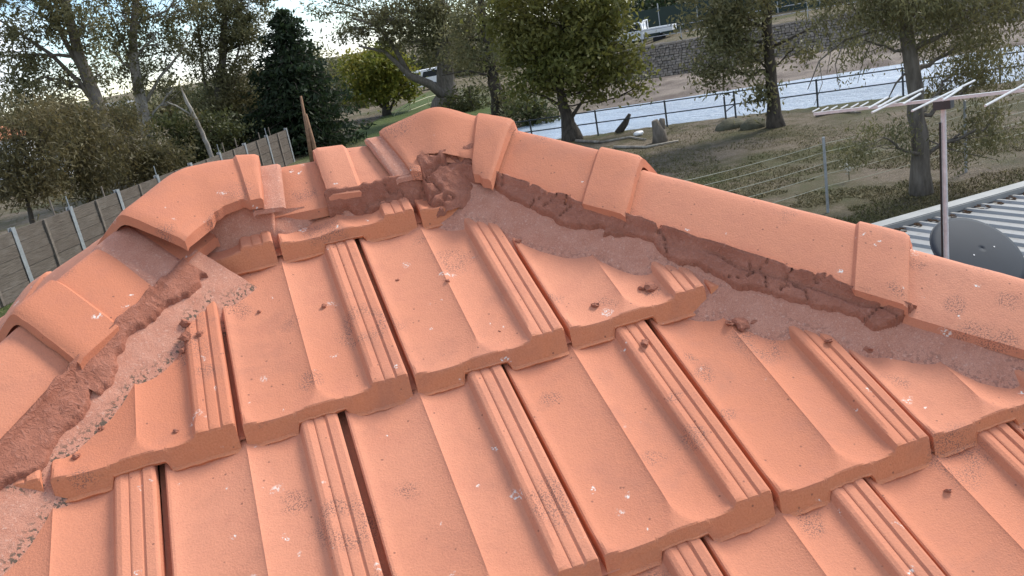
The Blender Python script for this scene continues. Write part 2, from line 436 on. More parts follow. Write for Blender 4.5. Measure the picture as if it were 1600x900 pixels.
SS = np.array([0, .002, .005, .009, .013, .018, .024, .030, .038, .046, .054, .0605, .0625, .065, .0675, .072, .077, .082, .087, .092, .096, .0984, .0990, .0996, .102, .107, .112, .118, .1245, .1275, .130, .1325, .138, .145, .151, .156, .161, .1655, .168, .170, .172, .177, .1832, .1845, .1855, .1865, .188, .194, .1982, .1995, .2005, .2015, .203, .208, .2125, .2145, .2165])
TT = np.concatenate([[0, .0015, .003, .0042, .006, .008, .0105, .013, .0155, .018, .0205, .023, .026, .029], np.arange(.032, .082, .004), np.linspace(.086, .37, 18)])
def tile_mesh(seed, name='roof_tile'):
    r_ = np.random.default_rng(seed)
    s, t = np.meshgrid(SS, TT, indexing='ij')
    ed = .0022*fbm(SS*90, seed*3.7, 0, 41, 4)+.0012*fbm(SS*25, seed*1.7, 0, 42, 2)   # uneven moulded nose
    fade = np.exp(-t/.008)
    tl = nose_bottom(SS)/1.42                       # the lip steps back up the nose where it bridges a rib
    t_ = t; t = t+tl[:, None]*np.clip(1-t/.045, 0, 1)
    z = tile_nose(s, t) + .0035*0 + .0007*fbm(s*28, t*28, seed*1.3, 43, 3) + .0010*fade*fbm(s*70, t*200, seed*2.1, 44, 3)
    tt = t + ed[:, None]*fade
    ns, ntt = s.shape
    V = [np.stack([s, tt, z], -1).reshape(-1, 3)]; F = [grid_faces(ns, ntt)]; off = ns*ntt
    # lip: from the nose down to the course below, then back under the tile
    nb = nose_bottom(SS); el = ed+tl
    z0 = z[:, 0]
    chip = np.abs(.0022*fbm(SS*120, seed*5.1, 0, 45, 3))
    r1 = np.stack([SS, el-.0022, z0-.0006], -1); r2 = np.stack([SS, el-.0016+chip*.6, z0-.0055+chip], -1); r3 = np.stack([SS, el+.012, z0-.005], -1); r4 = np.stack([SS, el+.06, nb*0-.006], -1)
    idx0 = np.arange(ns)*ntt
    prev = idx0
    for rr in (r1, r2, r3, r4):
        V.append(rr); cur = np.arange(ns)+off; off += ns
        F.append(np.stack([prev[:-1], prev[1:], cur[1:], cur[:-1]], 1)[:, ::-1]); prev = cur
    # side faces
    for col_, flip in ((0, False), (ns-1, True)):
        top = np.arange(ntt)+col_*ntt
        lo = np.stack([np.full(ntt, SS[col_]), tt[col_]+(.004 if True else 0)*(TT < .003), np.minimum(z[col_]-.004, z[col_]*.2-.004)], -1)
        V.append(lo); cur = np.arange(ntt)+off; off += ntt
        f = np.stack([top[:-1], top[1:], cur[1:], cur[:-1]], 1)
        F.append(f if flip else f[:, ::-1])
    # interlocking flange that floors the joint to the next tile
    fl = np.stack([np.stack([np.full(ntt, a_), TT+.012, .0215*(1-TT/TG)-b_], -1) for a_, b_ in ((.2160, .012), (.2400, .012))]).reshape(-1, 3)
    V.append(fl); F.append(grid_faces(2, ntt, off)); off += 2*ntt
    me = mesh_np(name, np.concatenate(V), np.concatenate(F), True)
    nose_mask = np.zeros(off); srf = tile_surface(s, t); fr_ = .0048+np.maximum(t-.0030, 0)*1.42
    nose_mask[:ns*ntt] = sstep(.002, -.003, (fr_-srf)).ravel(); nose_mask[ns*ntt:ns*ntt+4*ns] = 1.  # vertex mask of the more orange nose
    at_ = me.attributes.new('nose', 'FLOAT', 'POINT'); at_.data.foreach_set('value', nose_mask.astype(np.float32))
    me.set_sharp_from_angle(angle=math.radians(17)) if hasattr(me, 'set_sharp_from_angle') else None
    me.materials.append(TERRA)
    return me

# roof deck under the tiles, four planes
ZE = EAVE*TG-.02
def deckpt(u, v): return roofpt(u, v, -.05)
RXL, RXR, RY, RZ = UL, UR, roofpt(0, VR, -.05)[1], roofpt(0, VR, -.05)[2]
drop = (VR-ZE); ex = drop*CP
EZ = RZ-drop*SP
dv = [(RXL, RY, RZ), (RXR, RY, RZ), (RXL-ex, RY-ex, EZ), (RXR+ex, RY-ex, EZ), (RXR+ex, RY+ex, EZ), (RXL-ex, RY+ex, EZ)]
roof = link('roof', mesh_np('roof', dv, [(2, 3, 1, 0), (3, 4, 1), (4, 5, 0, 1), (5, 2, 0), (2, 5, 4, 3)]), DECK, house)

random.seed(5)
shared = [tile_mesh(900+i) for i in range(3)]
ntile = 0
hipn = Vector((1, CP, 0)).normalized()
for k in range(1, EAVE-1, -1):
    u0 = -k*BOND*TW; v0 = k*TG
    lo = UL-CP*(VR-v0); hi = UR+CP*(VR-v0)
    i0 = math.floor((lo-u0)/TW); i1 = math.floor((hi-u0)/TW)
    for i in range(i0, i1+1):
        uu = u0+i*TW
        seed = (k+20)*50+i+10
        near = k >= -2 and -4 <= i <= 6
        # does a hip or the ridge cut this tile?
        cl = uu-.0 < UL-CP*(VR-v0-.37)+.03
        cr = uu+TW > UR+CP*(VR-v0-.37)-.03
        ct = v0+.37 > VR-.012
        me = tile_mesh(seed) if (near or cl or cr or ct) else shared[seed % 3]
        if cl or cr or ct:
            bm = bmesh.new(); bm.from_mesh(me)
            def cut(pu, pv, nx, ny):
                bmesh.ops.bisect_plane(bm, geom=bm.verts[:]+bm.edges[:]+bm.faces[:], dist=1e-5, plane_co=(pu-uu, pv-v0, 0), plane_no=(nx, ny, 0), clear_outer=True)
            if cr: cut(UR-.02, VR, 1, CP)
            if cl: cut(UL+.02, VR, -1, CP)
            if ct: cut(0, VR-.012, 0, 1)
            empty_ = len(bm.faces) < 40
            bm.to_mesh(me); bm.free()
            if empty_: continue
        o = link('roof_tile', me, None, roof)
        jit = Matrix.Translation((uu+random.uniform(-.0012, .0012), v0+random.uniform(-.003, .003), random.uniform(-.0005, .0015))) @ Matrix.Rotation(random.uniform(-.006, .006), 4, 'Z')
        o.matrix_basis = ROOF4 @ jit
        ntile += 1
print('tiles', ntile)

# the three faces turned away: the same tile relief as one mesh each
def far_face(rot, org, half, name):
    s0 = np.array([.0, .004, .012, .03, .055, .08, .099, .12, .142, .158, .1655, .1705, .19, .2165]); t0 = np.array([0, 0, .008, .016, .028, .05, .10, .20, .335])
    V, F, off = [], [], 0
    for k in range(1, EAVE-1, -1):
        u0 = -k*BOND*TW; v0 = k*TG; hi = half+CP*(VR-v0)
        for i in range(math.floor((-hi-u0)/TW), math.floor((hi-u0)/TW)+1):
            s_, t_ = np.meshgrid(s0, t0, indexing='ij'); n_ = tile_nose(s_, t_); n_[:, 0] = 0
            v_ = np.minimum(v0+t_, VR-.015); lim = np.maximum(half+CP*(VR-v_)-.02, 0); u_ = np.clip(u0+i*TW+s_, -lim, lim)
            V.append(np.stack([u_, v_*CP-n_*SP-VR*CP, v_*SP+n_*CP], -1).reshape(-1, 3)); F.append(grid_faces(len(s0), len(t0), off)); off += s_.size
    L = np.concatenate(V); f = np.concatenate(F)
    c_, s_ = math.cos(rot), math.sin(rot)
    Wd = np.stack([c_*L[:, 0]-s_*L[:, 1]+org[0], s_*L[:, 0]+c_*L[:, 1]+org[1], L[:, 2]], -1)
    ar = np.linalg.norm(np.cross(Wd[f[:, 2]]-Wd[f[:, 0]], Wd[f[:, 3]]-Wd[f[:, 1]]), axis=1)
    me = mesh_np(name, Wd, f[ar > 1e-7], True); me.set_sharp_from_angle(angle=math.radians(25))
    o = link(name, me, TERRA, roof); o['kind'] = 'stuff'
ryw = VR*CP
far_face(math.pi/2, (UR, ryw), 0.0, 'tiled_slope'); far_face(-math.pi/2, (UL, ryw), 0.0, 'tiled_slope'); far_face(math.pi, ((UL+UR)/2, ryw), (UR-UL)/2, 'tiled_slope')

# walls, fascia and gutter
wl = .45
wx0, wx1, wy0, wy1 = RXL-ex+wl, RXR+ex-wl, RY-ex+wl, RY+ex-wl
BRICK = simple('cream_render', (.50, .44, .36), .9, .1, 8, 0, .004)
MB().box(((wx0+wx1)/2, (wy0+wy1)/2, (GZ-.3+EZ-.1)/2), (wx1-wx0, wy1-wy0, EZ-.1-GZ+.3)).build('wall', BRICK, house)
for (x0, y0, x1, y1) in ((RXL-ex, RY-ex, RXR+ex, RY-ex), (RXR+ex, RY-ex, RXR+ex, RY+ex), (RXL-ex, RY+ex, RXR+ex, RY+ex), (RXL-ex, RY-ex, RXL-ex, RY+ex)):
    hx = abs(x1-x0) > .1; L = max(abs(x1-x0), abs(y1-y0))
    MB().box(((x0+x1)/2, (y0+y1)/2, EZ-.10), (L-.02, .025, .17) if hx else (.025, L-.08, .17)).build('fascia', WHITE, house)
    sgn = 1 if (x0+x1)/2 > .3 or (hx and y0 > .4) else -1
    ox, oy = (0, sgn*.075) if hx else (sgn*.075, 0)
    g_ = MB(); c0 = np.array([(x0+x1)/2+ox, (y0+y1)/2+oy, EZ-.06])
    g_.box(c0+[0, 0, -.05], (L+.1, .11, .006) if hx else (.11, L-.04, .006))
    g_.box(c0+([0, sgn*.055, 0] if hx else [sgn*.055, 0, 0]), (L+.1, .006, .11) if hx else (.006, L-.04, .11))
    g_.build('gutter', DARKST, house)

# ---------------------------------------------------------------- ridge and hip caps
CW_, CD_, CR_ = .102, .063, .011
def cap_profile(n=19, grow=0., thick=.014):
    x = np.linspace(-CW_-grow*.8, CW_+grow*.8, n)
    q = np.sign(x)*np.abs(x/np.abs(x).max())**1.25*np.abs(x).max()
    z = -CD_*(np.sqrt(q*q+CR_**2)-CR_)/(math.sqrt(CW_**2+CR_**2)-CR_)
    z = z - .002*sstep(CW_*.93, CW_*1.03, np.abs(q))+grow
    return np.stack([q, z], -1)
def cap_mesh(P, seed, collar_end=None, collar=.070, grow=.0065, round_in=None, chips=()):
    """sweep of the cap section along crest points P; collar_end: 'a' (first), 'b' (last)"""
    P = np.asarray(P, float)
    seg = np.r_[0, np.cumsum(np.linalg.norm(np.diff(P, axis=0), axis=1))]; Ltot = seg[-1]
    st = np.unique(np.r_[np.linspace(0, Ltot, max(8, int(Ltot/.022))), [collar, collar+.003, collar+.006] if collar_end == 'a' else [], [Ltot-collar, Ltot-collar-.003, Ltot-collar-.006] if collar_end == 'b' else [], [.003, .007, Ltot-.003, Ltot-.007]])
    st = st[(st >= 0) & (st <= Ltot)]
    C_ = np.stack([np.interp(st, seg, P[:, k]) for k in range(3)], -1)
    if len(P) > 2:      # soften the bend
        for _ in range(2): C_[1:-1] = .5*C_[1:-1]+.25*(C_[:-2]+C_[2:])
    T = np.gradient(C_, st, axis=0); H = T[:, :2]/np.linalg.norm(T[:, :2], axis=1)[:, None]
    side = np.stack([-H[:, 1], H[:, 0], 0*H[:, 0]], -1)
    V = []; rows = []
    base = cap_profile()
    nprof = len(base)
    for layer in (0, 1):
        for i, d in enumerate(st):
            gcol = 0.
            if collar_end == 'a': gcol = grow*float(sstep(collar+.006, collar, d))
            if collar_end == 'b': gcol = grow*float(sstep(Ltot-collar-.006, Ltot-collar, d))
            endr = min(d, Ltot-d); rnd = -.004*float(sstep(.008, 0, endr))
            pr = cap_profile(nprof, gcol)
            x = pr[:, 0]; z = pr[:, 1]+rnd
            if layer: z = z-.015+rnd*0; x = x*.985
            else: z = z + .0012*fbm(x*22, d*22, seed, 61, 3)
            wob = .0022*fbm(d*14, x*10, seed+layer, 62, 3)
            p = C_[i][None]+side[i][None]*(x+wob)[:, None]+np.array([0, 0, 1.])[None]*z[:, None]
            # worn, slightly ragged ends
            if i in (0, len(st)-1): p = p+T[i]/np.linalg.norm(T[i])*(.0018*fbm(x*60, seed*3., layer, 63, 3))[:, None]
            V.append(p)
    V = np.concatenate(V); ns_ = len(st)
    F = [grid_faces(ns_, nprof)[:, ::-1], grid_faces(ns_, nprof, ns_*nprof)]
    o2 = ns_*nprof
    for j in (0, nprof-1):
        a = np.arange(ns_)*nprof+j
        f = np.stack([a[:-1], a[1:], a[1:]+o2, a[:-1]+o2], 1); F.append(f if j == 0 else f[:, ::-1])
    for i in (0, ns_-1):
        a = np.arange(nprof)+i*nprof
        f = np.stack([a[:-1], a[1:], a[1:]+o2, a[:-1]+o2], 1); F.append(f if i else f[:, ::-1])
    me = mesh_np('ridge_cap', V, np.concatenate(F), True)
    bm = bmesh.new(); bm.from_mesh(me); bmesh.ops.recalc_face_normals(bm, faces=bm.faces); bm.to_mesh(me); bm.free()
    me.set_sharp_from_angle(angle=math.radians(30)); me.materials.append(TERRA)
    return me

ridgeZ = VR*SP; ridgeY = VR*CP
def hip_crest(side, run, h):
    """crest point of a hip: run = horizontal run (plan, along X) from the ridge end, h above the hip line"""
    x = (UR+run) if side > 0 else (UL-run)
    return np.array([x, ridgeY-run, ridgeZ-run*math.tan(PITCH)+h])
def ridge_crest(u, h): return np.array([u, ridgeY+.028, ridgeZ+h-.003])
def add_cap(P, seed, label=None, **kw):
    o = link('ridge_cap', cap_mesh(P, seed, **kw), None, roof)
    if label: o['label'] = label
    return o
STEP = .285
# right hip: caps lapped downwards, collar at the lower end
runs = [(.0, .203), (.188, .478), (.463, .755), (.740, 1.02)]
x = 1.02
while x < 3.2: runs.append((x-.015, x+.28)); x += .28
for j, (a, b) in enumerate(runs):
    add_cap([hip_crest(1, a, HC-.006), hip_crest(1, b, HC+.012)], 10+j, collar_end='b')
# left hip
runsL = [(.02, .217), (.20, .495)]
x = .495
while x < 3.2: runsL.append((x-.015, x+.28)); x += .28
for j, (a, b) in enumerate(runsL):
    add_cap([hip_crest(-1, a, HC-.006), hip_crest(-1, b, HC+.012)], 40+j, collar_end='b')
# the two hips turned away
for sx in (1, -1):
    x = .05
    while x < 3.2:
        P_ = []
        for q, hh in ((x-.015, HC-.006), (x+.28, HC+.012)):
            p_ = hip_crest(sx, q, hh); p_[1] = 2*ridgeY-p_[1]; P_.append(p_)
        add_cap(P_, 90, collar_end='b'); x += .28
# ridge
add_cap([ridge_crest(.07, HC-.010), ridge_crest(.33, HC-.016)], 70)
add_cap([ridge_crest(.195, HC+.003), ridge_crest(.350, HC-.012)], 71, 'ridge cap with a ragged band of red brown mortar under its edge', collar_end='a', collar=.05)
# bent caps over the two ends of the ridge, given by crest and near-edge points
def cap_sections(crest, near, seed, mat, name, label=None, collar=None, grow=.006, off=0., thick=.015, lift=0., chip=None):
    crest, near = np.asarray(crest, float), np.asarray(near, float)
    n = len(crest); st = np.linspace(0, n-1, 12*(n-1)+1)
    Cc = np.stack([np.interp(st, np.arange(n), crest[:, k]) for k in range(3)], -1)
    Nn = np.stack([np.interp(st, np.arange(n), near[:, k]) for k in range(3)], -1)
    for _ in range(5):
        Cc[1:-1] = .5*Cc[1:-1]+.25*(Cc[:-2]+Cc[2:]); Nn[1:-1] = .5*Nn[1:-1]+.25*(Nn[:-2]+Nn[2:])
    H = np.gradient(Cc, axis=0)[:, :2]; H /= np.linalg.norm(H, axis=1)[:, None]
    dlt = Nn-Cc
    refl = dlt.copy(); pr = (dlt[:, 0]*H[:, 0]+dlt[:, 1]*H[:, 1])[:, None]*H
    refl[:, :2] = 2*pr-dlt[:, :2]; refl[:, 2] = dlt[:, 2]*1.05
    x = np.linspace(-1, 1, 23); r0 = .11
    f = (np.sqrt(x*x+r0*r0)-r0)/(math.sqrt(1+r0*r0)-r0)
    V = []
    for layer in (0, 1):
        for i, q in enumerate(st):
            g_ = 0. if collar is None else grow*float(sstep(collar[0], collar[1], q))
            e = np.where((x > 0)[:, None], dlt[i][None], refl[i][None])*(1+g_*5)
            p = Cc[i][None]+np.concatenate([e[:, :2]*np.abs(x)[:, None], e[:, 2:]*f[:, None]], 1)
            p[:, 2] += g_+lift-.002*sstep(.92, 1.0, np.abs(x))
            if i in (0, len(st)-1): p[:, 2] -= .003
            if layer: p[:, 2] -= thick
            else: p[:, 2] += .0012*fbm(x*3, q*2., seed, 64, 3)
            p[:, :2] += .0015*fbm(x[:, None]*3, np.full((1, 2), q*2.)+[[0, 5]], seed+layer, 65, 3)
            if chip is not None:      # bites out of the near edge
                bite = chip(q)
                m_ = x > .7
                p[m_] += (Cc[i]-p[m_])*(bite*sstep(.7, 1., x[m_]))[:, None]
            V.append(p)
    nP = len(x); ns_ = len(st); V = np.concatenate(V); o2 = ns_*nP
    F = [grid_faces(ns_, nP), grid_faces(ns_, nP, o2)]
    for j in (0, nP-1):
        a_ = np.arange(ns_)*nP+j; F.append(np.stack([a_[:-1], a_[1:], a_[1:]+o2, a_[:-1]+o2], 1))
    for i in (0, ns_-1):
        a_ = np.arange(nP)+i*nP; F.append(np.stack([a_[:-1], a_[1:], a_[1:]+o2, a_[:-1]+o2], 1))
    me = mesh_np(name, V, np.concatenate(F), True)
    bm = bmesh.new(); bm.from_mesh(me); bmesh.ops.recalc_face_normals(bm, faces=bm.faces); bm.to_mesh(me); bm.free()
    me.set_sharp_from_angle(angle=math.radians(30))
    o = link(name, me, mat, roof)
    if label: o['label'] = label
    return o
AC = np.array([(.311, .425, .319), (.412, .405, .342), (.477, .39, .311), (.531, .355, .29)]); AE = np.array([(.334, .325, .256), (.379, .31, .239), (.422, .295, .226), (.449, .265, .217)])
BC = np.array([(.106, .405, .316), (.037, .405, .326), (-.017, .39, .326), (-.105, .30, .288)]); BE = np.array([(.095, .305, .262), (.058, .30, .265), (.011, .285, .254), (-.025, .24, .241)])
chipfn = lambda q: .085*float(sstep(.45, .75, q)*sstep(1.9, 1.75, q))*(1+.25*float(vnoise(q*5, 0.5, 0, 77)))
cap_sections(BC, BE, 72, TERRA, 'ridge_cap', 'corner cap with chipped lower edge where ridge meets the left hip', collar=(.60, .52), chip=chipfn)
cap_sections(AC, AE, 73, TERRA, 'ridge_cap', 'highest corner cap with a crumbled mortar hole beneath', collar=(1.98, 2.1), grow=.007, chip=lambda q: .34*float(sstep(.30, .55, q)*sstep(2.15, 1.95, q))*(1+.22*float(vnoise(q*7, 2.5, 0, 78)))+.05*float(sstep(2.0, 2.1, q)*sstep(2.6, 2.4, q)))
# mortar showing at the ends of these caps
def end_mortar(c0, e0, c1, e1, drop_, label):
    z = np.array([0, 0, drop_])
    cap_sections([c0-z, c1-z], [e0-z, e1-z], 75, BED, 'end_mortar', label, thick=.007)
d_ = np.array([-.028, .002, 0]); end_mortar(AC[0]+d_, AE[0]+d_, AC[0]+[.02, 0, 0], AE[0]+[.02, 0, 0], .010, 'mortar plug showing at the left end of the highest cap')
d_ = np.array([.030, 0, -.004]); end_mortar(BC[0]+[-.02, 0, 0], BE[0]+[-.02, 0, 0], BC[0]+d_, BE[0]+d_, .012, 'mortar strip at the right end of the corner cap')
o = link('end_mortar', cap_mesh([hip_crest(-1, .070, HC+.0015), hip_crest(-1, .116, HC+.0045)], 78), None, roof); o.data.materials.clear(); o.data.materials.append(BED); o['label'] = 'pink mortar strip below the corner cap'

# ---------------------------------------------------------------- mortar
NRM = math.sqrt(1+CP*CP)
FR = {1: (np.array([UR, VR]), np.array([CP, -1])/NRM, np.array([-1, -CP])/NRM),
      -1: (np.array([UL, VR]), np.array([-CP, -1])/NRM, np.array([1, -CP])/NRM),
      0: (np.array([UL, VR]), np.array([1., 0]), np.array([0, -1.]))}
QE = {1: (.089, .052), -1: (.089, .052), 0: (.058, .048)}
def mortar(side, d0, d1, q0, q1, nfun, name, mat, label=None, res=.0028, wear=None):
    org, e, f = FR[side]
    ds = np.arange(d0, d1, res); qs = np.arange(q0, q1, res)
    D, Q = np.meshgrid(ds, qs, indexing='ij')
    U = org[0]+e[0]*D+f[0]*Q; Vv = org[1]+e[1]*D+f[1]*Q
    T_ = roof_n(U, Vv)
    N_ = nfun(D, Q, U, Vv, T_)
    X = np.stack([U, Vv*CP-N_*SP, Vv*SP+N_*CP], -1).reshape(-1, 3)
    fc = grid_faces(len(ds), len(qs))
    keep = (N_ > T_-.012).ravel()
    fc = fc[keep[fc].any(axis=1)]
    if side == 1 or side == 0: fc = fc if side == 1 else fc
    me = mesh_np(name, X, fc, True)
    bm = bmesh.new(); bm.from_mesh(me); bmesh.ops.delete(bm, geom=[v for v in bm.verts if not v.link_faces], context='VERTS') if wear is None else None
    bmesh.ops.recalc_face_normals(bm, faces=bm.faces); bm.to_mesh(me); bm.free()
    if wear is not None:
        at_ = me.attributes.new('wear', 'FLOAT', 'POINT'); at_.data.foreach_set('value', wear(D, Q, N_-T_).ravel().astype(np.float32))
    o = link(name, me, mat, roof)
    if label: o['label'] = label
    return o
def bedding_fn(qe, ne, k, seed, extra=None):
    def fn(D, Q, U, V, T):
        n = ne-.004-(Q-qe)*k + .0024*fbm(U*18, V*18, 0, seed, 3)+.0009*fbm(U*90, V*90, 0, seed+3, 3)
        if extra is not None: n = n+extra(D, Q)
        return n
    return fn
def pointing_fn(qe, ne, kb, seed, width, fadeends=None, steep=1.35, edge=.006, crack=1., gaps=()):
    """skin of pointing on the bedding, ragged lower edge, open cracks"""
    def fn(D, Q, U, V, T):
        bed = ne-.004-(Q-qe)*kb + .0024*fbm(U*18, V*18, 0, seed, 3)
        st_ = ne+.006-(Q-qe)*steep + .0028*fbm(U*22, V*22, 0, seed+20, 3)
        n = np.maximum(st_, bed+edge) + .0016*fbm(U*60, V*60, 0, seed+30, 3)
        w_ = width(D)+.028*fbm(D*9, .5, 0, seed+40, 4)+.009*fbm(D*45, Q*20, 0, seed+41, 3)
        q_end = qe+w_
        cut_ = sstep(q_end-.0015, q_end+.0028, Q)
        n = n-cut_*(edge+.016)
        # ragged upper edge against the cap
        top = qe-.004-.006*fbm(D*25, 3.3, 0, seed+50, 3)
        n = n-sstep(top, top-.005, Q)*.02
        cr_ = np.abs(fbm(U*13+.6*fbm(U*9, V*9, 0, seed+61), V*13, 0, seed+60, 3))
        cr2 = np.abs(fbm(U*6, V*22, 0, seed+70, 3))
        n = n-crack*(.007*sstep(.018, .003, cr_)+.009*sstep(.014, .002, cr2))
        lg = np.abs(Q-(qe+.015+.022*fbm(D*11, 1.5, 0, seed+80, 3)))            # long crack that opens and closes
        n = n-crack*.005*sstep(.0030, .0006, lg)*sstep(-.08, .10, fbm(D*6, 7.7, 0, seed+81, 2))
        for g0, g1 in gaps: n = n-.022*sstep(g0-.006, g0+.004, D+.012*fbm(Q*50, D*10, 0, seed+90, 3))*sstep(g1+.006, g1-.004, D+.012*fbm(Q*50, D*10, 0, seed+91, 3))
        return n
    return fn
wn0 = lambda D, Q, dn: np.zeros_like(D)
# right hip
qe, ne = QE[1]
mortar(1, .0, 1.9, qe-.004, qe+.17, bedding_fn(qe, ne, .46, 101, lambda D, Q: -.010*sstep(.68, .72, D)+.0035*(Q-qe)/.05*sstep(.68, .8, D)), 'bedding_mortar', BED, 'pale sandy bedding along the right hip', wear=lambda D, Q, dn: np.clip(sstep(.010, .002, dn)*.5+.2*sstep(.5, .9, D), 0, 1))
mortar(1, -.02, .30, qe-.012, qe+.09, pointing_fn(qe, ne+.002, .46, 111, lambda D: .024+0*D, crack=1.2), 'pointing_mortar', POINT, 'red brown pointing breaking away below the upper right cap')
mortar(1, .275, .735, qe-.012, qe+.10, pointing_fn(qe, ne+.002, .46, 121, lambda D: .028-.05*sstep(.68, .735, D), crack=1.3), 'pointing_mortar', POINT, 'cracked red brown pointing under the long right cap')
# left hip
qe, ne = QE[-1]
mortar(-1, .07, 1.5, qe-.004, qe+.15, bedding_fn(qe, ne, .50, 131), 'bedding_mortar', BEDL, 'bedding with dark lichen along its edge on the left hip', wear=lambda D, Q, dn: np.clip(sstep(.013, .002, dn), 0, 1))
mortar(-1, .10, .34, qe-.012, qe+.10, pointing_fn(qe, ne+.002, .50, 141, lambda D: .030+.012*sstep(.2, .1, D), crack=.3), 'pointing_mortar', POINT, 'smooth red brown pointing below the upper left cap')
mortar(-1, .335, 1.4, qe-.012, qe+.11, pointing_fn(qe, ne+.002, .50, 151, lambda D: .032+.030*sstep(.50, .62, D), crack=.4), 'pointing_mortar', POINT, 'wide red brown pointing at the lower left edge')
# ridge
qe, ne = QE[0]
mortar(0, -.06, .58, qe-.004, qe+.05, bedding_fn(qe, ne-.006, 1.0, 161, lambda D, Q: (.004+.012*sstep(0, .03, Q-qe))*sstep(.19, .14, D)*sstep(-.05, .03, D)-.012*sstep(.19, .2, D)*sstep(.25, .24, D)-.05*sstep(.122, .126, Q)), 'bedding_mortar', BED, 'sandy bedding in the scallops below the ridge', wear=lambda D, Q, dn: sstep(.008, .001, dn)*.4)
mortar(0, .225, .405, qe-.012, qe+.045, pointing_fn(qe, ne+.001, 1.0, 171, lambda D: .020+.008*sstep(.28, .36, D)), 'pointing_mortar', POINT, 'thick band of red brown pointing under the ridge cap')
def corner_fn(D, Q, U, V, T):
    n = .072-(Q-.058)*1.55+.0024*fbm(U*18, V*18, 0, 321, 3)+.0009*fbm(U*90, V*90, 0, 322, 3)
    return n-.06*sstep(.02, 0, D+.045)-.06*sstep(.016, 0, .150-D)-.06*sstep(.121, .125, Q)
mortar(0, -.045, .152, .058, .128, corner_fn, 'bedding_mortar', BED, 'broad sandy bedding below the left corner cap', wear=lambda D, Q, dn: np.zeros_like(D))
def hole_fn(D, Q, U, V, T):
    n = .071-(Q-.040)*.55+.007*fbm(U*34, V*34, 0, 301, 4)+.004*fbm(U*90, V*90, 0, 305, 3)
    n = n-.010*sstep(.10, .0, np.abs(fbm(U*26, V*26, 0, 309, 3)))
    return n-.06*sstep(.012, 0, D-.375)-.06*sstep(.012, 0, .515-D)
mortar(0, .37, .52, .034, .128, hole_fn, 'broken_mortar', POINT, 'dark crumbled mortar in the hole under the highest cap')

# ---------------------------------------------------------------- trees
def unit(v): return v/(np.linalg.norm(v)+1e-9)
def leaf_mesh(C_, ln, wd, seed, droop=0., name='crown', quad=True):
    """many small leaf blades at the points C_"""
    r_ = np.random.default_rng(seed); n = len(C_)
    a = r_.normal(size=(n, 3)); a[:, 2] = a[:, 2]*(1-.6*droop)-droop*2.2
    a /= np.linalg.norm(a, axis=1)[:, None]
    b = np.cross(a, r_.normal(size=(n, 3))); b /= np.linalg.norm(b, axis=1)[:, None]+1e-9
    L = ln*r_.uniform(.6, 1.35, n)[:, None]; Wd = wd*r_.uniform(.6, 1.3, n)[:, None]
    bend = np.cross(a, b)*L*.12*r_.uniform(-1, 1, n)[:, None]
    V = np.stack([C_-a*L/2, C_+b*Wd/2+bend, C_+a*L/2, C_-b*Wd/2+bend], 1).reshape(-1, 3)
    return mesh_np(name, V, np.arange(4*n).reshape(-1, 4))
def limb(p, q, r0, r1, mb, rr, sag=.0, wig=.06, n=6, sides=6):
    t = np.linspace(0, 1, n)[:, None]; L = np.linalg.norm(q-p)
    P = p+(q-p)*t + np.array([0, 0, 1.])*(np.sin(t*math.pi)*sag*L)
    w_ = rr.normal(size=(n, 3))*wig*L*.35; w_[0] = 0; w_[-1] *= .3
    P = P+w_
    mb.tube(P, np.linspace(r0, r1, n), sides)
    return P
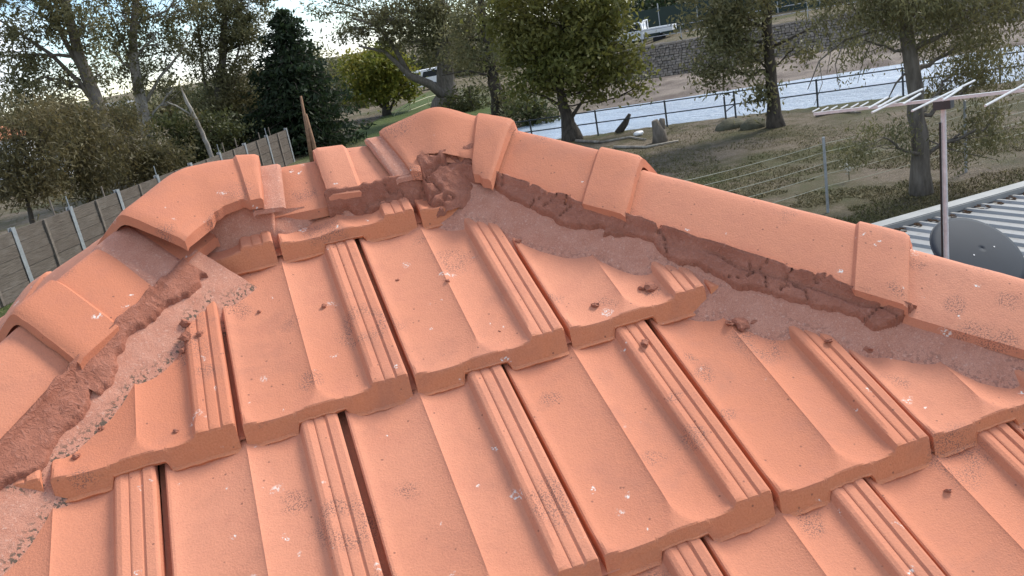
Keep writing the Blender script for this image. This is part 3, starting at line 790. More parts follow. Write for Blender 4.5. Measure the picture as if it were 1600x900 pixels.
def tree(name, label, cat, trunk, radii, blobs, leafmat, bark, leaf=(.14, .06), seed=1, per=34, sigma=.28, droop=0., group=None, branch_from=(.35, .95), twig=.012, extra=(), dens=1.0):
    """trunk: points; blobs: (centre, radius xyz, number of leaf clumps); extra: bare limbs (points, r0, r1)"""
    rr = np.random.default_rng(seed); trunk = np.asarray(trunk, float)
    root = empty(name, tuple(trunk[0])); tag(root, label, cat, group)
    mb = MB()
    seg = np.r_[0, np.cumsum(np.linalg.norm(np.diff(trunk, axis=0), axis=1))]; s_ = np.linspace(0, seg[-1], 16)
    P = np.stack([np.interp(s_, seg, trunk[:, k]) for k in range(3)], -1)
    for _ in range(2): P[1:-1] = .5*P[1:-1]+.25*(P[:-2]+P[2:])
    rad = np.interp(s_, seg, radii)
    P[1:-1] += rr.normal(size=(14, 3))*rad[1:-1, None]*.12
    rad = rad*(1+.55*np.exp(-s_/(radii[0]*1.6)))
    P[0, 2] -= .25
    mb.tube(P, rad, 10)
    pts = []
    for (c, rd, ncl) in blobs:
        c = np.asarray(c, float); rd = np.asarray(rd, float)
        i = int(np.clip(rr.uniform(*branch_from)*15, 1, 15))
        # leave the trunk from below the blob
        cand = [k for k in range(2, 16) if P[k][2] < c[2]+.3*rd[2]] or [2]
        d_ = [np.linalg.norm(P[k]-c) for k in cand]; i = max(2, cand[int(np.argmin(d_))]-1)
        r0 = max(twig*2.2, min(rad[i]*.55, .045*np.linalg.norm(rd)))
        lb = limb(P[i], c, r0, twig*1.6, mb, rr, -.04, .10, 7)
        k = 0; cl = []; ncl = int(ncl*dens)
        while k < ncl:
            q = rr.normal(size=3); q = q/np.linalg.norm(q)*rr.uniform(.25, 1)**.45
            q = q*(1+.22*vnoise(q[0]*2.2, q[1]*2.2, q[2]*2.2, seed))
            p_ = c+q*rd; cl.append(p_); k += 1
            b0 = lb[rr.integers(3, 7)]
            if rr.uniform() < .7: limb(b0, p_, twig*rr.uniform(.7, 1.2), twig*.35, mb, rr, -.05, .12, 4, 4)
        cl = np.array(cl)
        sz = rr.uniform(.55, 1.3, len(cl))
        n_each = np.maximum((per*sz).astype(int), 4)
        cc = np.repeat(cl, n_each, 0); sg = np.repeat(sz, n_each)[:, None]*sigma
        off = rr.normal(size=(len(cc), 3))*sg*np.array([1, 1, .62])
        if droop: off[:, 2] = off[:, 2]*1.2-np.abs(rr.normal(size=len(cc)))*sigma*droop*1.5
        pts.append(cc+off)
    for (pp, r0, r1) in extra:
        pp = [np.asarray(q, float) for q in pp]
        for a_, b_ in zip(pp[:-1], pp[1:]): pass
        n_ = len(pp); mb.tube(np.array([pp[0]+(pp[1]-pp[0])*0]+pp[1:]), np.linspace(r0, r1, n_), 7)
    mb.build('trunk', bark, root, True)
    if pts:
        link('crown', leaf_mesh(np.concatenate(pts), leaf[0], leaf[1], seed+5, droop), leafmat, root)
    return root
def blob(x, y, D, rx, ry, n, depth=None):
    """an oval of foliage seen at pixel (x, y), half-size rx by ry pixels at distance D"""
    c = at(x, y, D); k = np.linalg.norm(c-CAM)/1300
    return (c, (rx*k, (depth or rx)*k, ry*k), n)
def gz(p): return np.array([p[0], p[1], float(terrain(np.array(p[0]), np.array(p[1])))])

# tree with big drooping needle boughs, nearest on the right
b0 = gz(ground_at(1440, 303, GZ)); D = 18.6
T2 = [b0, at(1439, 230, D), at(1430, 140, D), at(1420, 60, D), at(1410, 0, D), at(1395, -90, D), at(1385, -200, D)]
tree('drooping_tree', 'tall tree with a straight trunk and dark drooping boughs above the antenna', 'tree', T2, [.18, .165, .15, .14, .12, .09, .04],
     [blob(1330, 8, 18, 60, 30, 22), blob(1430, 0, 17.5, 60, 30, 26), blob(1530, 10, 18.5, 75, 34, 34), blob(1500, 65, 19.5, 60, 26, 20), blob(1560, 105, 20, 50, 26, 14), blob(1490, 118, 19.5, 38, 22, 12),
      blob(1350, 62, 18.5, 42, 24, 9), blob(1390, -60, 18.5, 110, 40, 40), blob(1550, -50, 18.5, 90, 40, 40), blob(1380, 215, 18.0, 45, 34, 9), blob(1500, 210, 18.8, 50, 30, 9), blob(1560, 180, 18.8, 40, 22, 6)],
     LEAF_GUM, BARK_G, (.11, .03), 11, 110, .18, .6, twig=.010,
     extra=[([at(1422, 40, 18.6), at(1370, 48, 18.4), at(1320, 62, 18.2), at(1280, 95, 18.1), at(1262, 140, 18.1)], .035, .008), ([at(1320, 62, 18.2), at(1305, 100, 18.2), at(1312, 140, 18.2)], .014, .004), ([at(1280, 95, 18.1), at(1285, 130, 18.1), at(1272, 165, 18.1)], .010, .004),
            ([at(1428, 100, 18.6), at(1400, 130, 18.5), at(1385, 160, 18.4)], .03, .008), ([at(1440, 215, 18.6), at(1490, 235, 18.7), at(1560, 250, 18.8)], .016, .005), ([at(1370, 48, 18.4), at(1350, 90, 18.4), at(1340, 130, 18.4)], .012, .004)])
# tree by the gate
b0 = gz(ground_at(1213, 198, GZ)); D = 29.7
T1 = [b0, at(1207, 160, D), at(1203, 90, D), at(1198, 20, D), at(1192, -60, D), at(1190, -150, D)]
tree('lakeside_tree', 'tree with bare flared trunk and one-sided foliage beside the lake gate', 'tree', T1, [.25, .20, .18, .165, .13, .06],
     [blob(1130, 62, 29, 42, 26, 22), blob(1110, 105, 29, 30, 20, 14), blob(1150, 25, 29, 45, 22, 22), blob(1175, 85, 29.5, 26, 26, 14), blob(1185, 140, 29.5, 14, 12, 7), blob(1110, 20, 29, 40, 20, 16), blob(1230, -40, 29, 90, 28, 40), blob(1130, -45, 29, 80, 34, 40), blob(1245, 70, 29.8, 22, 16, 5)],
     LEAF_GUM, BARK_D, (.20, .07), 21, 64, .30, .35, twig=.016,
     extra=[([at(1202, 75, D), at(1235, 60, D), at(1275, 40, D), at(1300, 10, D)], .06, .02), ([at(1275, 40, D), at(1270, 75, D), at(1255, 110, D)], .022, .006), ([at(1285, 30, D), at(1300, 70, D), at(1292, 115, D)], .022, .006)])
# round broadleaf tree in front of the lake
b0 = gz(ground_at(895, 219, GZ)); D = 34.2
T3 = [b0, at(889, 190, D), at(880, 165, D), at(874, 120, D), at(880, 60, D), at(885, 10, D)]
tree('broadleaf_tree', 'dense olive green broadleaf tree with forked trunk before the lake', 'tree', T3, [.34, .24, .20, .15, .1, .05],
     [blob(885, 40, 34, 80, 48, 110), blob(835, 70, 34, 52, 40, 60), blob(945, 75, 34, 50, 42, 64), blob(970, 110, 33.5, 30, 26, 24), blob(890, 100, 33.5, 60, 34, 60), blob(830, 125, 34, 46, 24, 26), blob(915, 140, 33.5, 36, 20, 18), blob(800, 20, 34.5, 46, 34, 44), blob(930, 5, 34, 56, 34, 60), blob(850, -30, 34, 90, 34, 60), blob(1000, 130, 33.5, 8, 14, 4)],
     LEAF_OLIVE, BARK_D, (.24, .11), 31, 34, .30, .1, twig=.016,
     extra=[([at(889, 190, D), at(905, 165, D), at(930, 135, D)], .10, .03), ([at(885, 170, D), at(850, 150, D), at(815, 140, D)], .07, .02)])
# dark slim tree behind the ridge
D = 50
b0 = gz(ground_at(783, 176, GZ))
T4 = [b0, at(772, 130, D), at(764, 80, D), at(752, 20, D), at(748, -60, D)]
tree('slim_tree', 'slim dark trunked tree with thin foliage just right of the pale limbed gum', 'tree', T4, [.42, .36, .30, .22, .1],
     [blob(750, 20, 50, 50, 30, 26), blob(790, -10, 50, 50, 30, 30), blob(760, 95, 50, 40, 30, 20), blob(800, 150, 50, 30, 22, 14), blob(735, 60, 51, 40, 34, 22)],
     LEAF_GUM, BARK_D, (.28, .09), 41, 44, .36, .3, dens=1.5, twig=.022,
     extra=[([at(770, 120, D), at(730, 110, D), at(690, 118, D)], .09, .03), ([at(776, 150, D), at(820, 120, D), at(850, 110, D)], .08, .02)])
# pale limbed gum
D = 58
b0 = gz(at(694, 172, D))
T5 = [b0, at(700, 140, D), at(695, 90, D), at(688, 30, D), at(684, -60, D)]
tree('gum_tree', 'gum tree with one long pale limb sweeping left above the ridge', 'tree', T5, [.75, .6, .5, .4, .2],
     [blob(650, 20, 58, 60, 32, 40), blob(590, 30, 58, 50, 26, 24), blob(700, 10, 58, 55, 36, 44), blob(640, 60, 58, 55, 22, 22), blob(545, 45, 58, 36, 22, 12), blob(700, 75, 58, 46, 34, 30), blob(610, -30, 58, 90, 30, 40), blob(520, 5, 58, 40, 18, 10)],
     LEAF_GUM, BARK_G, (.30, .10), 51, 46, .36, .25, dens=1.5, twig=.03,
     extra=[([at(694, 150, D-.5), at(672, 132, D-.6), at(640, 118, D-.8), at(622, 100, D-.8), at(600, 80, D-.8), at(560, 72, D-.8)], .36, .06), ([at(640, 118, D-.8), at(618, 78, D-.8), at(590, 40, D-.8), at(550, 28, D-.8)], .20, .05)])
# yellow green round tree
D = 64
b0 = gz(at(606, 186, D))
tree('yellow_tree', 'round yellow green flowering tree on the lawn beyond the ridge', 'tree', [b0, at(603, 165, D), at(598, 140, D), at(590, 100, D)], [.28, .22, .18, .1],
     [blob(570, 112, 64, 40, 26, 60), blob(605, 118, 64, 40, 30, 60), blob(585, 95, 64, 46, 20, 50), blob(555, 140, 64, 24, 18, 20), blob(630, 130, 64, 24, 22, 24), blob(600, 148, 64, 34, 12, 20)],
     LEAF_YEL, BARK_D, (.34, .18), 61, 34, .42, twig=.03, extra=[([at(606, 178, D), at(615, 160, D), at(625, 140, D)], .14, .04), ([at(606, 178, D), at(592, 160, D), at(575, 140, D)], .14, .04)])
# dark conifer: drooping tiers on a straight stem
def conifer():
    D = 50; base = gz(at(478, 262, D)); top = at(440, 14, D)
    root = empty('conifer', tuple(base)); tag(root, 'very dark pyramid shaped conifer standing beyond the end of the plank fence', 'tree')
    mb = MB(); H = top-base; mb.tube([base+[0, 0, -.3], base+H*.5, top], [.34, .2, .03], 9)
    rr = np.random.default_rng(71); pts = []
    sidev = RIGHT-np.array([0, 0, RIGHT[2]]); sidev /= np.linalg.norm(sidev)
    for i, f in enumerate(np.linspace(.06, .985, 23)):
        c = base+H*f; R_ = 3.5*(1-f)**.55*(1+.14*math.sin(i*2.4))+.15
        for a in np.arange(0, 6.28, .42 if f < .7 else .7)+rr.uniform(0, 1):
            r_ = R_*rr.uniform(.55, 1.15); d = np.array([math.cos(a), math.sin(a), 0])
            e = c+d*r_+np.array([0, 0, -.16*r_+.25*rr.normal()*.4])
            limb(c, e, .035, .01, mb, rr, .06, .05, 4, 4)
            n_ = int(26*r_+10); t = rr.uniform(.15, 1.05, n_)[:, None]
            lat = np.cross(d, [0, 0, 1.])
            p = c+(e-c)*t+lat*rr.normal(size=(n_, 1))*.22*(.4+t)*r_**.5+np.array([0, 0, 1.])*(-.10*np.abs(rr.normal(size=(n_, 1)))+.08*rr.normal(size=(n_, 1)))
            pts.append(p)
    mb.build('trunk', BARK_D, root, True)
    link('crown', leaf_mesh(np.concatenate(pts), .34, .13, 72, .25), LEAF_PINE, root)
conifer()
# gums on the left
D = 46
b0 = gz(at(196, 320, D))
tree('gum_tree', 'leaning dark gum rising from the left fence to the top left corner', 'tree', [b0, at(188, 262, D), at(160, 180, D), at(128, 100, D), at(105, 20, D), at(88, -60, D), at(80, -130, D)], [.42, .36, .32, .27, .22, .15, .06],
     [blob(60, 20, 46, 60, 40, 34), blob(20, 80, 46, 40, 40, 26), blob(120, 40, 45, 40, 36, 24), blob(70, 120, 46, 40, 30, 18), blob(30, 150, 46, 40, 26, 22), blob(110, -40, 46, 80, 40, 50), blob(20, -20, 46, 60, 34, 36), blob(150, 110, 46, 26, 30, 10)],
     LEAF_GUM, BARK_G, (.22, .085), 81, 46, .24, .3, dens=1.45, twig=.022,
     extra=[([at(158, 175, D), at(125, 130, D), at(80, 85, D), at(35, 55, D), at(-10, 25, D)], .15, .04), ([at(140, 130, D), at(105, 70, D), at(70, 0, D), at(60, -40, D)], .16, .05), ([at(125, 130, D), at(70, 120, D), at(40, 130, D)], .05, .02)])
D = 49
b0 = gz(at(258, 305, D))
tree('gum_tree', 'pale stemmed gum left of the corner cap with crown reaching the top edge', 'tree', [b0, at(240, 240, D), at(222, 170, D), at(208, 100, D), at(206, 50, D), at(214, -10, D), at(220, -90, D)], [.44, .36, .30, .25, .2, .15, .05],
     [blob(190, 20, 49, 44, 34, 30), blob(245, 50, 49, 38, 34, 26), blob(230, 110, 49, 40, 28, 20), blob(175, 80, 49, 34, 34, 18), blob(190, -50, 49, 80, 36, 44), blob(275, 0, 49, 44, 34, 26), blob(270, 140, 49, 30, 20, 10)],
     LEAF_GUM, BARK_P, (.22, .085), 91, 46, .24, .3, dens=1.45, twig=.022,
     extra=[([at(222, 170, D), at(250, 120, D), at(280, 85, D), at(300, 40, D)], .10, .03), ([at(210, 110, D), at(190, 60, D), at(172, 20, D)], .09, .03)])
D = 52
b0 = gz(at(345, 262, D))
tree('gum_tree', 'bluish gum with thin upright stems just left of the dark conifer', 'tree', [b0, at(338, 200, D), at(345, 130, D), at(350, 60, D), at(352, -20, D), at(356, -80, D)], [.36, .30, .24, .2, .14, .05],
     [blob(345, 40, 52, 44, 36, 44), blob(385, 60, 52, 30, 34, 34), blob(320, 90, 52, 36, 34, 30), blob(370, 120, 52, 40, 34, 44), blob(330, 160, 52, 44, 26, 36), blob(380, 0, 52, 46, 34, 46), blob(310, 20, 52, 34, 34, 18), blob(390, 170, 52, 26, 30, 30), blob(350, -50, 52, 90, 34, 50)],
     LEAF_GUM, BARK_G, (.22, .085), 101, 50, .26, .2, dens=1.45, twig=.02,
     extra=[([at(338, 190, D), at(320, 130, D), at(312, 60, D), at(305, 0, D)], .10, .04), ([at(345, 150, D), at(370, 90, D), at(385, 30, D)], .10, .03)])
D = 44
b0 = gz(at(338, 258, D))
tree('dead_tree', 'broken pale snag leaning left beside the corner cap', 'tree', [b0, at(320, 215, D), at(305, 185, D), at(290, 155, D), at(284, 140, D)], [.12, .11, .10, .08, .03], [blob(295, 180, 44, 14, 8, 5)], LEAF_SHE, BARK_P, (.2, .05), 111, 20, .25, .6, twig=.012,
     extra=[([at(300, 180, D), at(275, 165, D), at(262, 160, D)], .05, .02)])
# bushes
def bush(label, blobs, mat, leaf, seed, per, sigma, droop, base):
    tree('bush', label, 'bush', base, [.14, .10, .06], blobs, mat, BARK_D, leaf, seed, per, sigma, droop, 'bushes along the left fence', twig=.014)
for (lab, x, y, D, bl, mat, sd) in (
    ('feathery brown green bush at the far left above the fence', 30, 290, 36, [(20, 190, 40, 40, 40), (50, 240, 44, 36, 50), (0, 250, 34, 40, 34), (75, 190, 30, 34, 24)], LEAF_SHE, 121),
    ('feathery brown green bush behind the tall fence posts', 130, 285, 38, [(110, 200, 40, 40, 50), (150, 235, 44, 34, 50), (110, 255, 40, 26, 40), (90, 170, 30, 22, 18)], LEAF_SHE, 131),
    ('brown green bush just left of the corner cap', 225, 270, 40, [(200, 215, 44, 36, 46), (250, 240, 40, 22, 36), (215, 250, 40, 22, 36), (180, 180, 30, 24, 18)], LEAF_SHE, 141),
    ('dark leafy bush behind the corner cap', 300, 262, 46, [(300, 235, 46, 16, 40), (330, 205, 40, 24, 44), (270, 205, 34, 24, 30)], LEAF_DARK, 151),
    ('dark leafy bush left of the plank fence end', 385, 250, 54, [(380, 205, 44, 30, 60), (420, 190, 34, 34, 50), (350, 215, 34, 20, 36)], LEAF_DARK, 161)):
    b0 = gz(at(x, y, D))
    bush(lab, [blob(a, b, D, c, d, e) for a, b, c, d, e in bl]+[blob(x-12, y-6, D, 46, 20, 34), blob(x+24, y-4, D, 40, 18, 28)], mat, (.24, .055) if mat is LEAF_SHE else (.24, .12), sd, 42, .36 if mat is LEAF_SHE else .34, .35 if mat is LEAF_SHE else 0., [b0, b0+[0, 0, .9], b0+[0.1, 0, 1.9]])
for (lab, x, y, D, bl, sd) in (
    ('low scrubby dark bush between the slim tree and the broadleaf tree', 840, 190, 46, [(820, 165, 30, 26, 26), (850, 180, 26, 16, 16)], 171),
    ('scrubby dark bush under the slim tree', 740, 185, 56, [(735, 158, 34, 18, 26), (715, 168, 22, 12, 14)], 181),
    ('dark hedge bush at the lawn edge behind the yellow tree', 555, 185, 76, [(545, 160, 30, 24, 40), (575, 165, 30, 16, 30), (530, 130, 20, 34, 26)], 191)):
    b0 = gz(at(x, y, D))
    tree('bush', lab, 'bush', [b0, b0+[0, 0, .7], b0+[.1, 0, 1.5]], [.12, .09, .05], [blob(a, b, D, c, d, e) for a, b, c, d, e in bl], LEAF_DARK, BARK_D, (.32, .12), sd, 34, .42, .1, 'scrub around the lawn', twig=.02)
# trees beyond the lake and beyond the left yard
far = [(1010, 22, 84, 46, 30, 'pine'), (1062, 0, 88, 40, 30, 'gum'), (1120, -6, 92, 46, 26, 'gum'), (1215, -30, 92, 60, 30, 'dark'), (1320, -40, 90, 60, 32, 'gum'), (1420, -58, 90, 60, 34, 'dark'), (1520, -70, 90, 60, 36, 'gum'), (1610, -60, 90, 50, 44, 'dark'),
       (30, 200, 110, 60, 26, 'gum'), (140, 185, 115, 70, 26, 'dark'), (260, 165, 112, 60, 24, 'gum'), (350, 150, 108, 50, 30, 'dark'), (480, 110, 112, 60, 40, 'gum'), (640, 95, 105, 60, 44, 'dark'), (730, 80, 100, 50, 44, 'gum'), (820, 70, 98, 60, 44, 'dark'), (920, 40, 95, 60, 40, 'gum')]
names = ['dark round pine beyond the mesh fence and parked utility', 'grey gum beyond the stone bank right of the round pine', 'grey green gum behind the far railing above the lakeside tree', 'dark tree beyond the lake at the top edge right of the lakeside trunk', 'grey gum beyond the lake seen left of the drooping tree', 'dark tree beyond the lake behind the drooping tree', 'grey gum beyond the lake right of the drooping tree', 'dark tree beyond the lake at the far right edge',
         'distant gum beyond the left fence at the left edge', 'distant dark tree behind the leaning gum', 'distant gum behind the pale stemmed gum', 'distant dark tree behind the bluish gum', 'distant gum behind the dark conifer', 'distant dark tree behind the yellow tree', 'distant gum behind the pale limbed gum', 'distant dark tree behind the slim tree', 'distant gum behind the broadleaf tree']
for i, (x, y, D, rx, ry, kd) in enumerate(far):
    c = at(x, y, D); b0 = gz(c)
    tree('distant_tree', names[i], 'tree', [b0, (b0+c)/2, c], [.35, .28, .12], [blob(x, y, D, rx, ry, 60), blob(x-rx*.5, y+ry*.5, D, rx*.6, ry*.6, 30), blob(x+rx*.55, y+ry*.4, D, rx*.6, ry*.7, 30)],
         {'pine': LEAF_PINE, 'gum': LEAF_GUM, 'dark': LEAF_DARK}[kd], BARK_D, (.55, .24), 200+i*7, 30, .75, .1, 'trees in the far background', twig=.04)

# ---------------------------------------------------------------- plank fence on the left with steel posts
PLANK = None
def make_plank():
    t = NT('weathered_grey_plank'); v = t.mapped(t.pos, (1, .25, 9))
    g = t.noise(6, 5, .65, v); b = t.noise(2.5, 4, .6, t.mapped(t.pos, (1, .6, 1.5)))
    c = t.mix(t.ramp(g, .3, .7), (.072, .058, .047), (.18, .15, .122))
    c = t.mix(t.ramp(b, .5, .7, 0, .6), c, (.19, .165, .14))
    c = t.mix(t.ramp(t.objrand(), 0, 1, 0, .4), c, (.085, .062, .048))
    t.color(c); t.b.inputs['Roughness'].default_value = .92; t.bump(g, .02); return t.m
PLANK = make_plank()
BATTEN = simple('pale_timber_batten', (.17, .14, .115), .9, .25, 12)
def plank_fence():
    pts = [np.array([-10.0, 17.8])+np.array([12.0, 26.7])*f for f in np.linspace(0, 1, 12)]
    root = empty('plank_fence', (pts[0][0], pts[0][1], GZ)); tag(root, 'weathered grey horizontal plank fence with steel posts on the left', 'fence')
    for a, b in zip(pts[:-1], pts[1:]):
        d = b-a; L = np.linalg.norm(d); d = d/L; ang = math.atan2(d[1], d[0]); nrm = np.array([-d[1], d[0]])
        rot = [[d[0], -d[1], 0], [d[1], d[0], 0], [0, 0, 1]]
        nb = 5; hgt = 1.80; bh = hgt/nb
        for k in range(nb):
            c = (a+b)/2+nrm*random.uniform(-.012, .012)
            MB().box((c[0], c[1], GZ-.03+bh*(k+.5)), (L-.05, .05, bh-.012), rot).build('plank', PLANK, root)
        # mid batten on the near face
        mid = (a+b)/2; nearn = nrm if nrm @ (CAM[:2]-mid) > 0 else -nrm
        c = mid+nearn*.055
        MB().box((c[0], c[1], GZ+.88), (.09, .05, 1.78), rot).build('batten', BATTEN, root)
        for f in (.25, .75):
            if random.random() < .4:
                c = a+(b-a)*f+nearn*-.06
                MB().box((c[0], c[1], GZ+1.12), (.04, .035, 2.10+random.uniform(-.2, .2)), rot).build('stake', BATTEN, root)
    for i, a in enumerate(pts):
        d = pts[min(i+1, len(pts)-1)]-pts[max(i-1, 0)]; d = d/np.linalg.norm(d); nrm = np.array([-d[1], d[0]])
        nearn = nrm if nrm @ (CAM[:2]-a) > 0 else -nrm
        rot = [[d[0], -d[1], 0], [d[1], d[0], 0], [0, 0, 1]]
        m_ = MB(); c = a+nearn*.05
        m_.box((c[0], c[1], GZ+.90), (.16, .012, 1.92), rot); c2 = a-nearn*.06; m_.box((c2[0], c2[1], GZ+.90), (.16, .012, 1.92), rot); m_.box((a[0], a[1], GZ+.90), (.012, .10, 1.92), rot)
        m_.build('post', GALV, root)
        if i % 2: continue
        p0 = np.array([c[0]-d[0]*.05, c[1]-d[1]*.05, GZ+1.5])
        MB().tube([p0, p0+[0, 0, .7]], .018, 6).build('steel_rod', GALV, root)
plank_fence()
# two cut orange brown stems by the conifer
for lab, pa, pb in (('taller cut orange brown stem before the dark conifer', (484, 245), (470, 150)), ('shorter cut orange brown stem before the dark conifer', (492, 240), (478, 178))):
    D = 40; a = gz(at(pa[0], pa[1], D)); b = at(pb[0], pb[1], D)
    P = np.array([a, a+(b-a)*.5+[.03, 0, 0], b])
    o = MB().tube(P, [.10, .09, .05], 8).build('cut_stem', simple('orange_brown_bark', (.26, .15, .09), .9, .3, 6), None, True)
    tag(o, lab, 'stem', 'cut stems by the conifer')

# ---------------------------------------------------------------- pipe railing on the lake shore
def railing():
    def line(al): return np.array([15.55, 28.64])+np.array([.79, -.613])*al
    stops = [-8.5, -5.6, -2.8, 0, 2.62, 5.55, 8.4, 11.4, 14.2, 17.2, 20.2, 23.5]
    root = empty('lake_railing', (*line(stops[0]), GZ)); tag(root, 'dark two-rail pipe railing with a gate along the lake edge', 'railing')
    for al in stops+[2.25]:
        p = line(al); z = GZ-.25; h = 1.0 if al != 2.25 else .83
        MB().tube([[p[0], p[1], z-.3], [p[0], p[1], GZ+h+.02]], .036, 7).build('post', DARKST, root)
    for a, b in ((0, 4), (4, 11)):
        for h in (.98, .52):
            p, q = line(stops[a]), line(stops[b])
            if a == 4 and h == .98: pass
            MB().tube([[p[0], p[1], GZ+h], [q[0], q[1], GZ+h]], .026, 6).build('rail', DARKST, root)
    p, q = line(2.25), line(2.62)
    MB().tube([[p[0], p[1], GZ+.28], [q[0], q[1], GZ+.5]], .022, 6).build('brace', DARKST, root)
railing()

# ---------------------------------------------------------------- wire strand fence
def wire_fence():
    a = np.array([10.8, 13.04]); b = ground_at(1508, 158, -2.66)[:2]; d = (b-a)/np.linalg.norm(b-a); L = np.linalg.norm(b-a)
    root = empty('wire_fence', (a[0], a[1], GZ)); tag(root, 'slack wire strand fence on thin galvanised posts across the yard', 'fence')
    for i in (-1.2, 0, 1, 2):
        p = a+d*L*i; h = 1.55
        lean = random.uniform(-.03, .03)
        MB().tube([[p[0], p[1], GZ-.1], [p[0]+lean, p[1], GZ+h]], .03, 7).build('post', GALV, root)
    for h in (.55, .80, 1.02, 1.25, 1.42):
        P = []
        for t in np.linspace(-1.2, 2, 61):
            p = a+d*L*t; s_ = (t-math.floor(t)); P.append([p[0], p[1], GZ+h-.04*4*s_*(1-s_)])
        MB().tube(P, .007, 4).build('wire', simple('pale_old_wire', (.34, .34, .26), .7, .1), root)
wire_fence()

# ---------------------------------------------------------------- metal shed roof, antenna, dish
def shed():
    X0, X1, Y1, Y0, ZT = 4.05, 13.5, 5.45, .6, -2.0
    slope = .06
    root = empty('shed', (X0, Y0, GZ)); tag(root, 'grey ribbed metal shed roof with pale edge flashing at the right', 'shed')
    t = NT('weathered_zinc_sheet')
    f = t.noise(1.7, 5, .6, t.mapped(t.pos, (3, .5, 1))); c = t.mix(t.ramp(f, .3, .7), (.24, .24, .228), (.34, .335, .318))
    c = t.mix(t.ramp(t.noise(22, 4), .56, .72, 0, .5), c, (.22, .19, .155)); t.color(c); t.b.inputs['Roughness'].default_value = .5; t.b.inputs['Metallic'].default_value = .35
    Z_ = lambda y: ZT+(Y1-y)*slope
    pitch = .19; nr = int((X1-X0)/(pitch*4))
    for k in range(nr):                       # roof sheets of four ribs each
        xs = []; zs = []
        for j in range(4):
            x0 = X0+(k*4+j)*pitch
            for dx, dz in ((0, 0), (.115, 0), (.135, .024), (.165, .024), (.185, 0)):
                xs.append(x0+dx); zs.append(dz)
        xs.append(X0+(k*4+4)*pitch+.012); zs.append(.002)
        V = []; F = []
        for y in (Y0, Y1-.14):
            V += [(x, y, Z_(y)+z) for x, z in zip(xs, zs)]
        n = len(xs)
        F = [(i, i+1, n+i+1, n+i) for i in range(n-1)]
        link('roof_sheet', mesh_np('roof_sheet', V, F), t.m, root)
    fl = MB(); fl.box(((X0+X1)/2, Y1-.075, ZT+.075), (X1-X0, .15, .012)).box(((X0+X1)/2, Y1+.005, ZT-.02), (X1-X0, .012, .19)).box(((X0+X1)/2, Y1-.155, ZT+.045), (X1-X0, .010, .055))
    fl.build('flashing', simple('pale_grey_flashing', (.30, .30, .28), .55, .12, 4, .2), root)
    LITTER = simple('brown_leaf_litter', (.14, .085, .05), .95, .3, 60)
    nl = nr*4
    for k in range(nl):                       # leaf litter caught behind the ribs
        if random.random() < .85:
            x0 = X0+k*pitch+.07; m_ = MB()
            for q in range(7):
                m_.box((x0+random.uniform(-.035, .035), Y1-.20-random.random()*.10, ZT+.02+random.uniform(0, .022)), (.035, .02, .008), [[1, 0, .3], [0, 1, .2], [-.3, -.2, 1]])
            m_.build('leaf_litter', LITTER, root)['kind'] = 'stuff'
    MB().box(((X0+X1)/2, (Y0+Y1)/2, (GZ+ZT-.08)/2), (X1-X0-.1, Y1-Y0-.1, ZT-.08-GZ)).build('wall', simple('grey_wall_sheet', (.35, .35, .33), .6, .1), root)
    return Z_
shedZ = shed()

def antenna():
    D = 5.3
    foot = at(1483, 405, D); top = at(1474, 176, D)
    fz = shedZ(foot[1])+.0
    root = empty('tv_antenna', (top[0], top[1], fz)); tag(root, 'pale television antenna on a pole in front of the shed roof', 'antenna')
    MB().tube([[top[0], top[1], fz], [top[0], top[1], top[2]+.02]], .0145, 9).build('mast', GREYM, root)
    MB().tube([[top[0]-.035, top[1]-.01, fz+.02], [top[0]-.03, top[1], fz+.5], [top[0]-.026, top[1], top[2]-.05]], .006, 5).build('cable', simple('black_cable', (.02, .02, .02), .6), root)
    A = at(1272, 178, D+.10); B = at(1640, 136, D-.25)
    ax = unit(B-A); L = np.linalg.norm(B-A)
    rot = np.stack([ax, unit(np.cross([0, 0, 1], ax)), unit(np.cross(ax, np.cross([0, 0, 1], ax)))], 1)
    MB().box((A+B)/2, (L, .017, .017), rot).build('boom', GREYM, root)
    MB().box(at(1474, 160, D-.02), (.09, .07, .07), rot).build('clamp', DARKST, root)
    el = unit(rot[:, 1]*1.0+np.array([0, 0, .02]))
    # short directors at the left end, long swept elements to the right
    spots = [(.01, .10), (.055, .10), (.10, .10), (.15, .11), (.20, .12), (.245, .13), (.31, .32), (.355, .34), (.40, .62), (.46, .30), (.60, .80), (.63, .34), (.90, .95), (.97, .5)]
    for f, ln in spots:
        p = A+ax*L*f+np.array([0, 0, .022]); e = unit(el+ax*(.12 if ln > .5 else 0))
        MB().tube([p-e*ln/2, p+e*ln/2], .006 if ln > .2 else .004, 6).build('element', GREYM, root)
antenna()

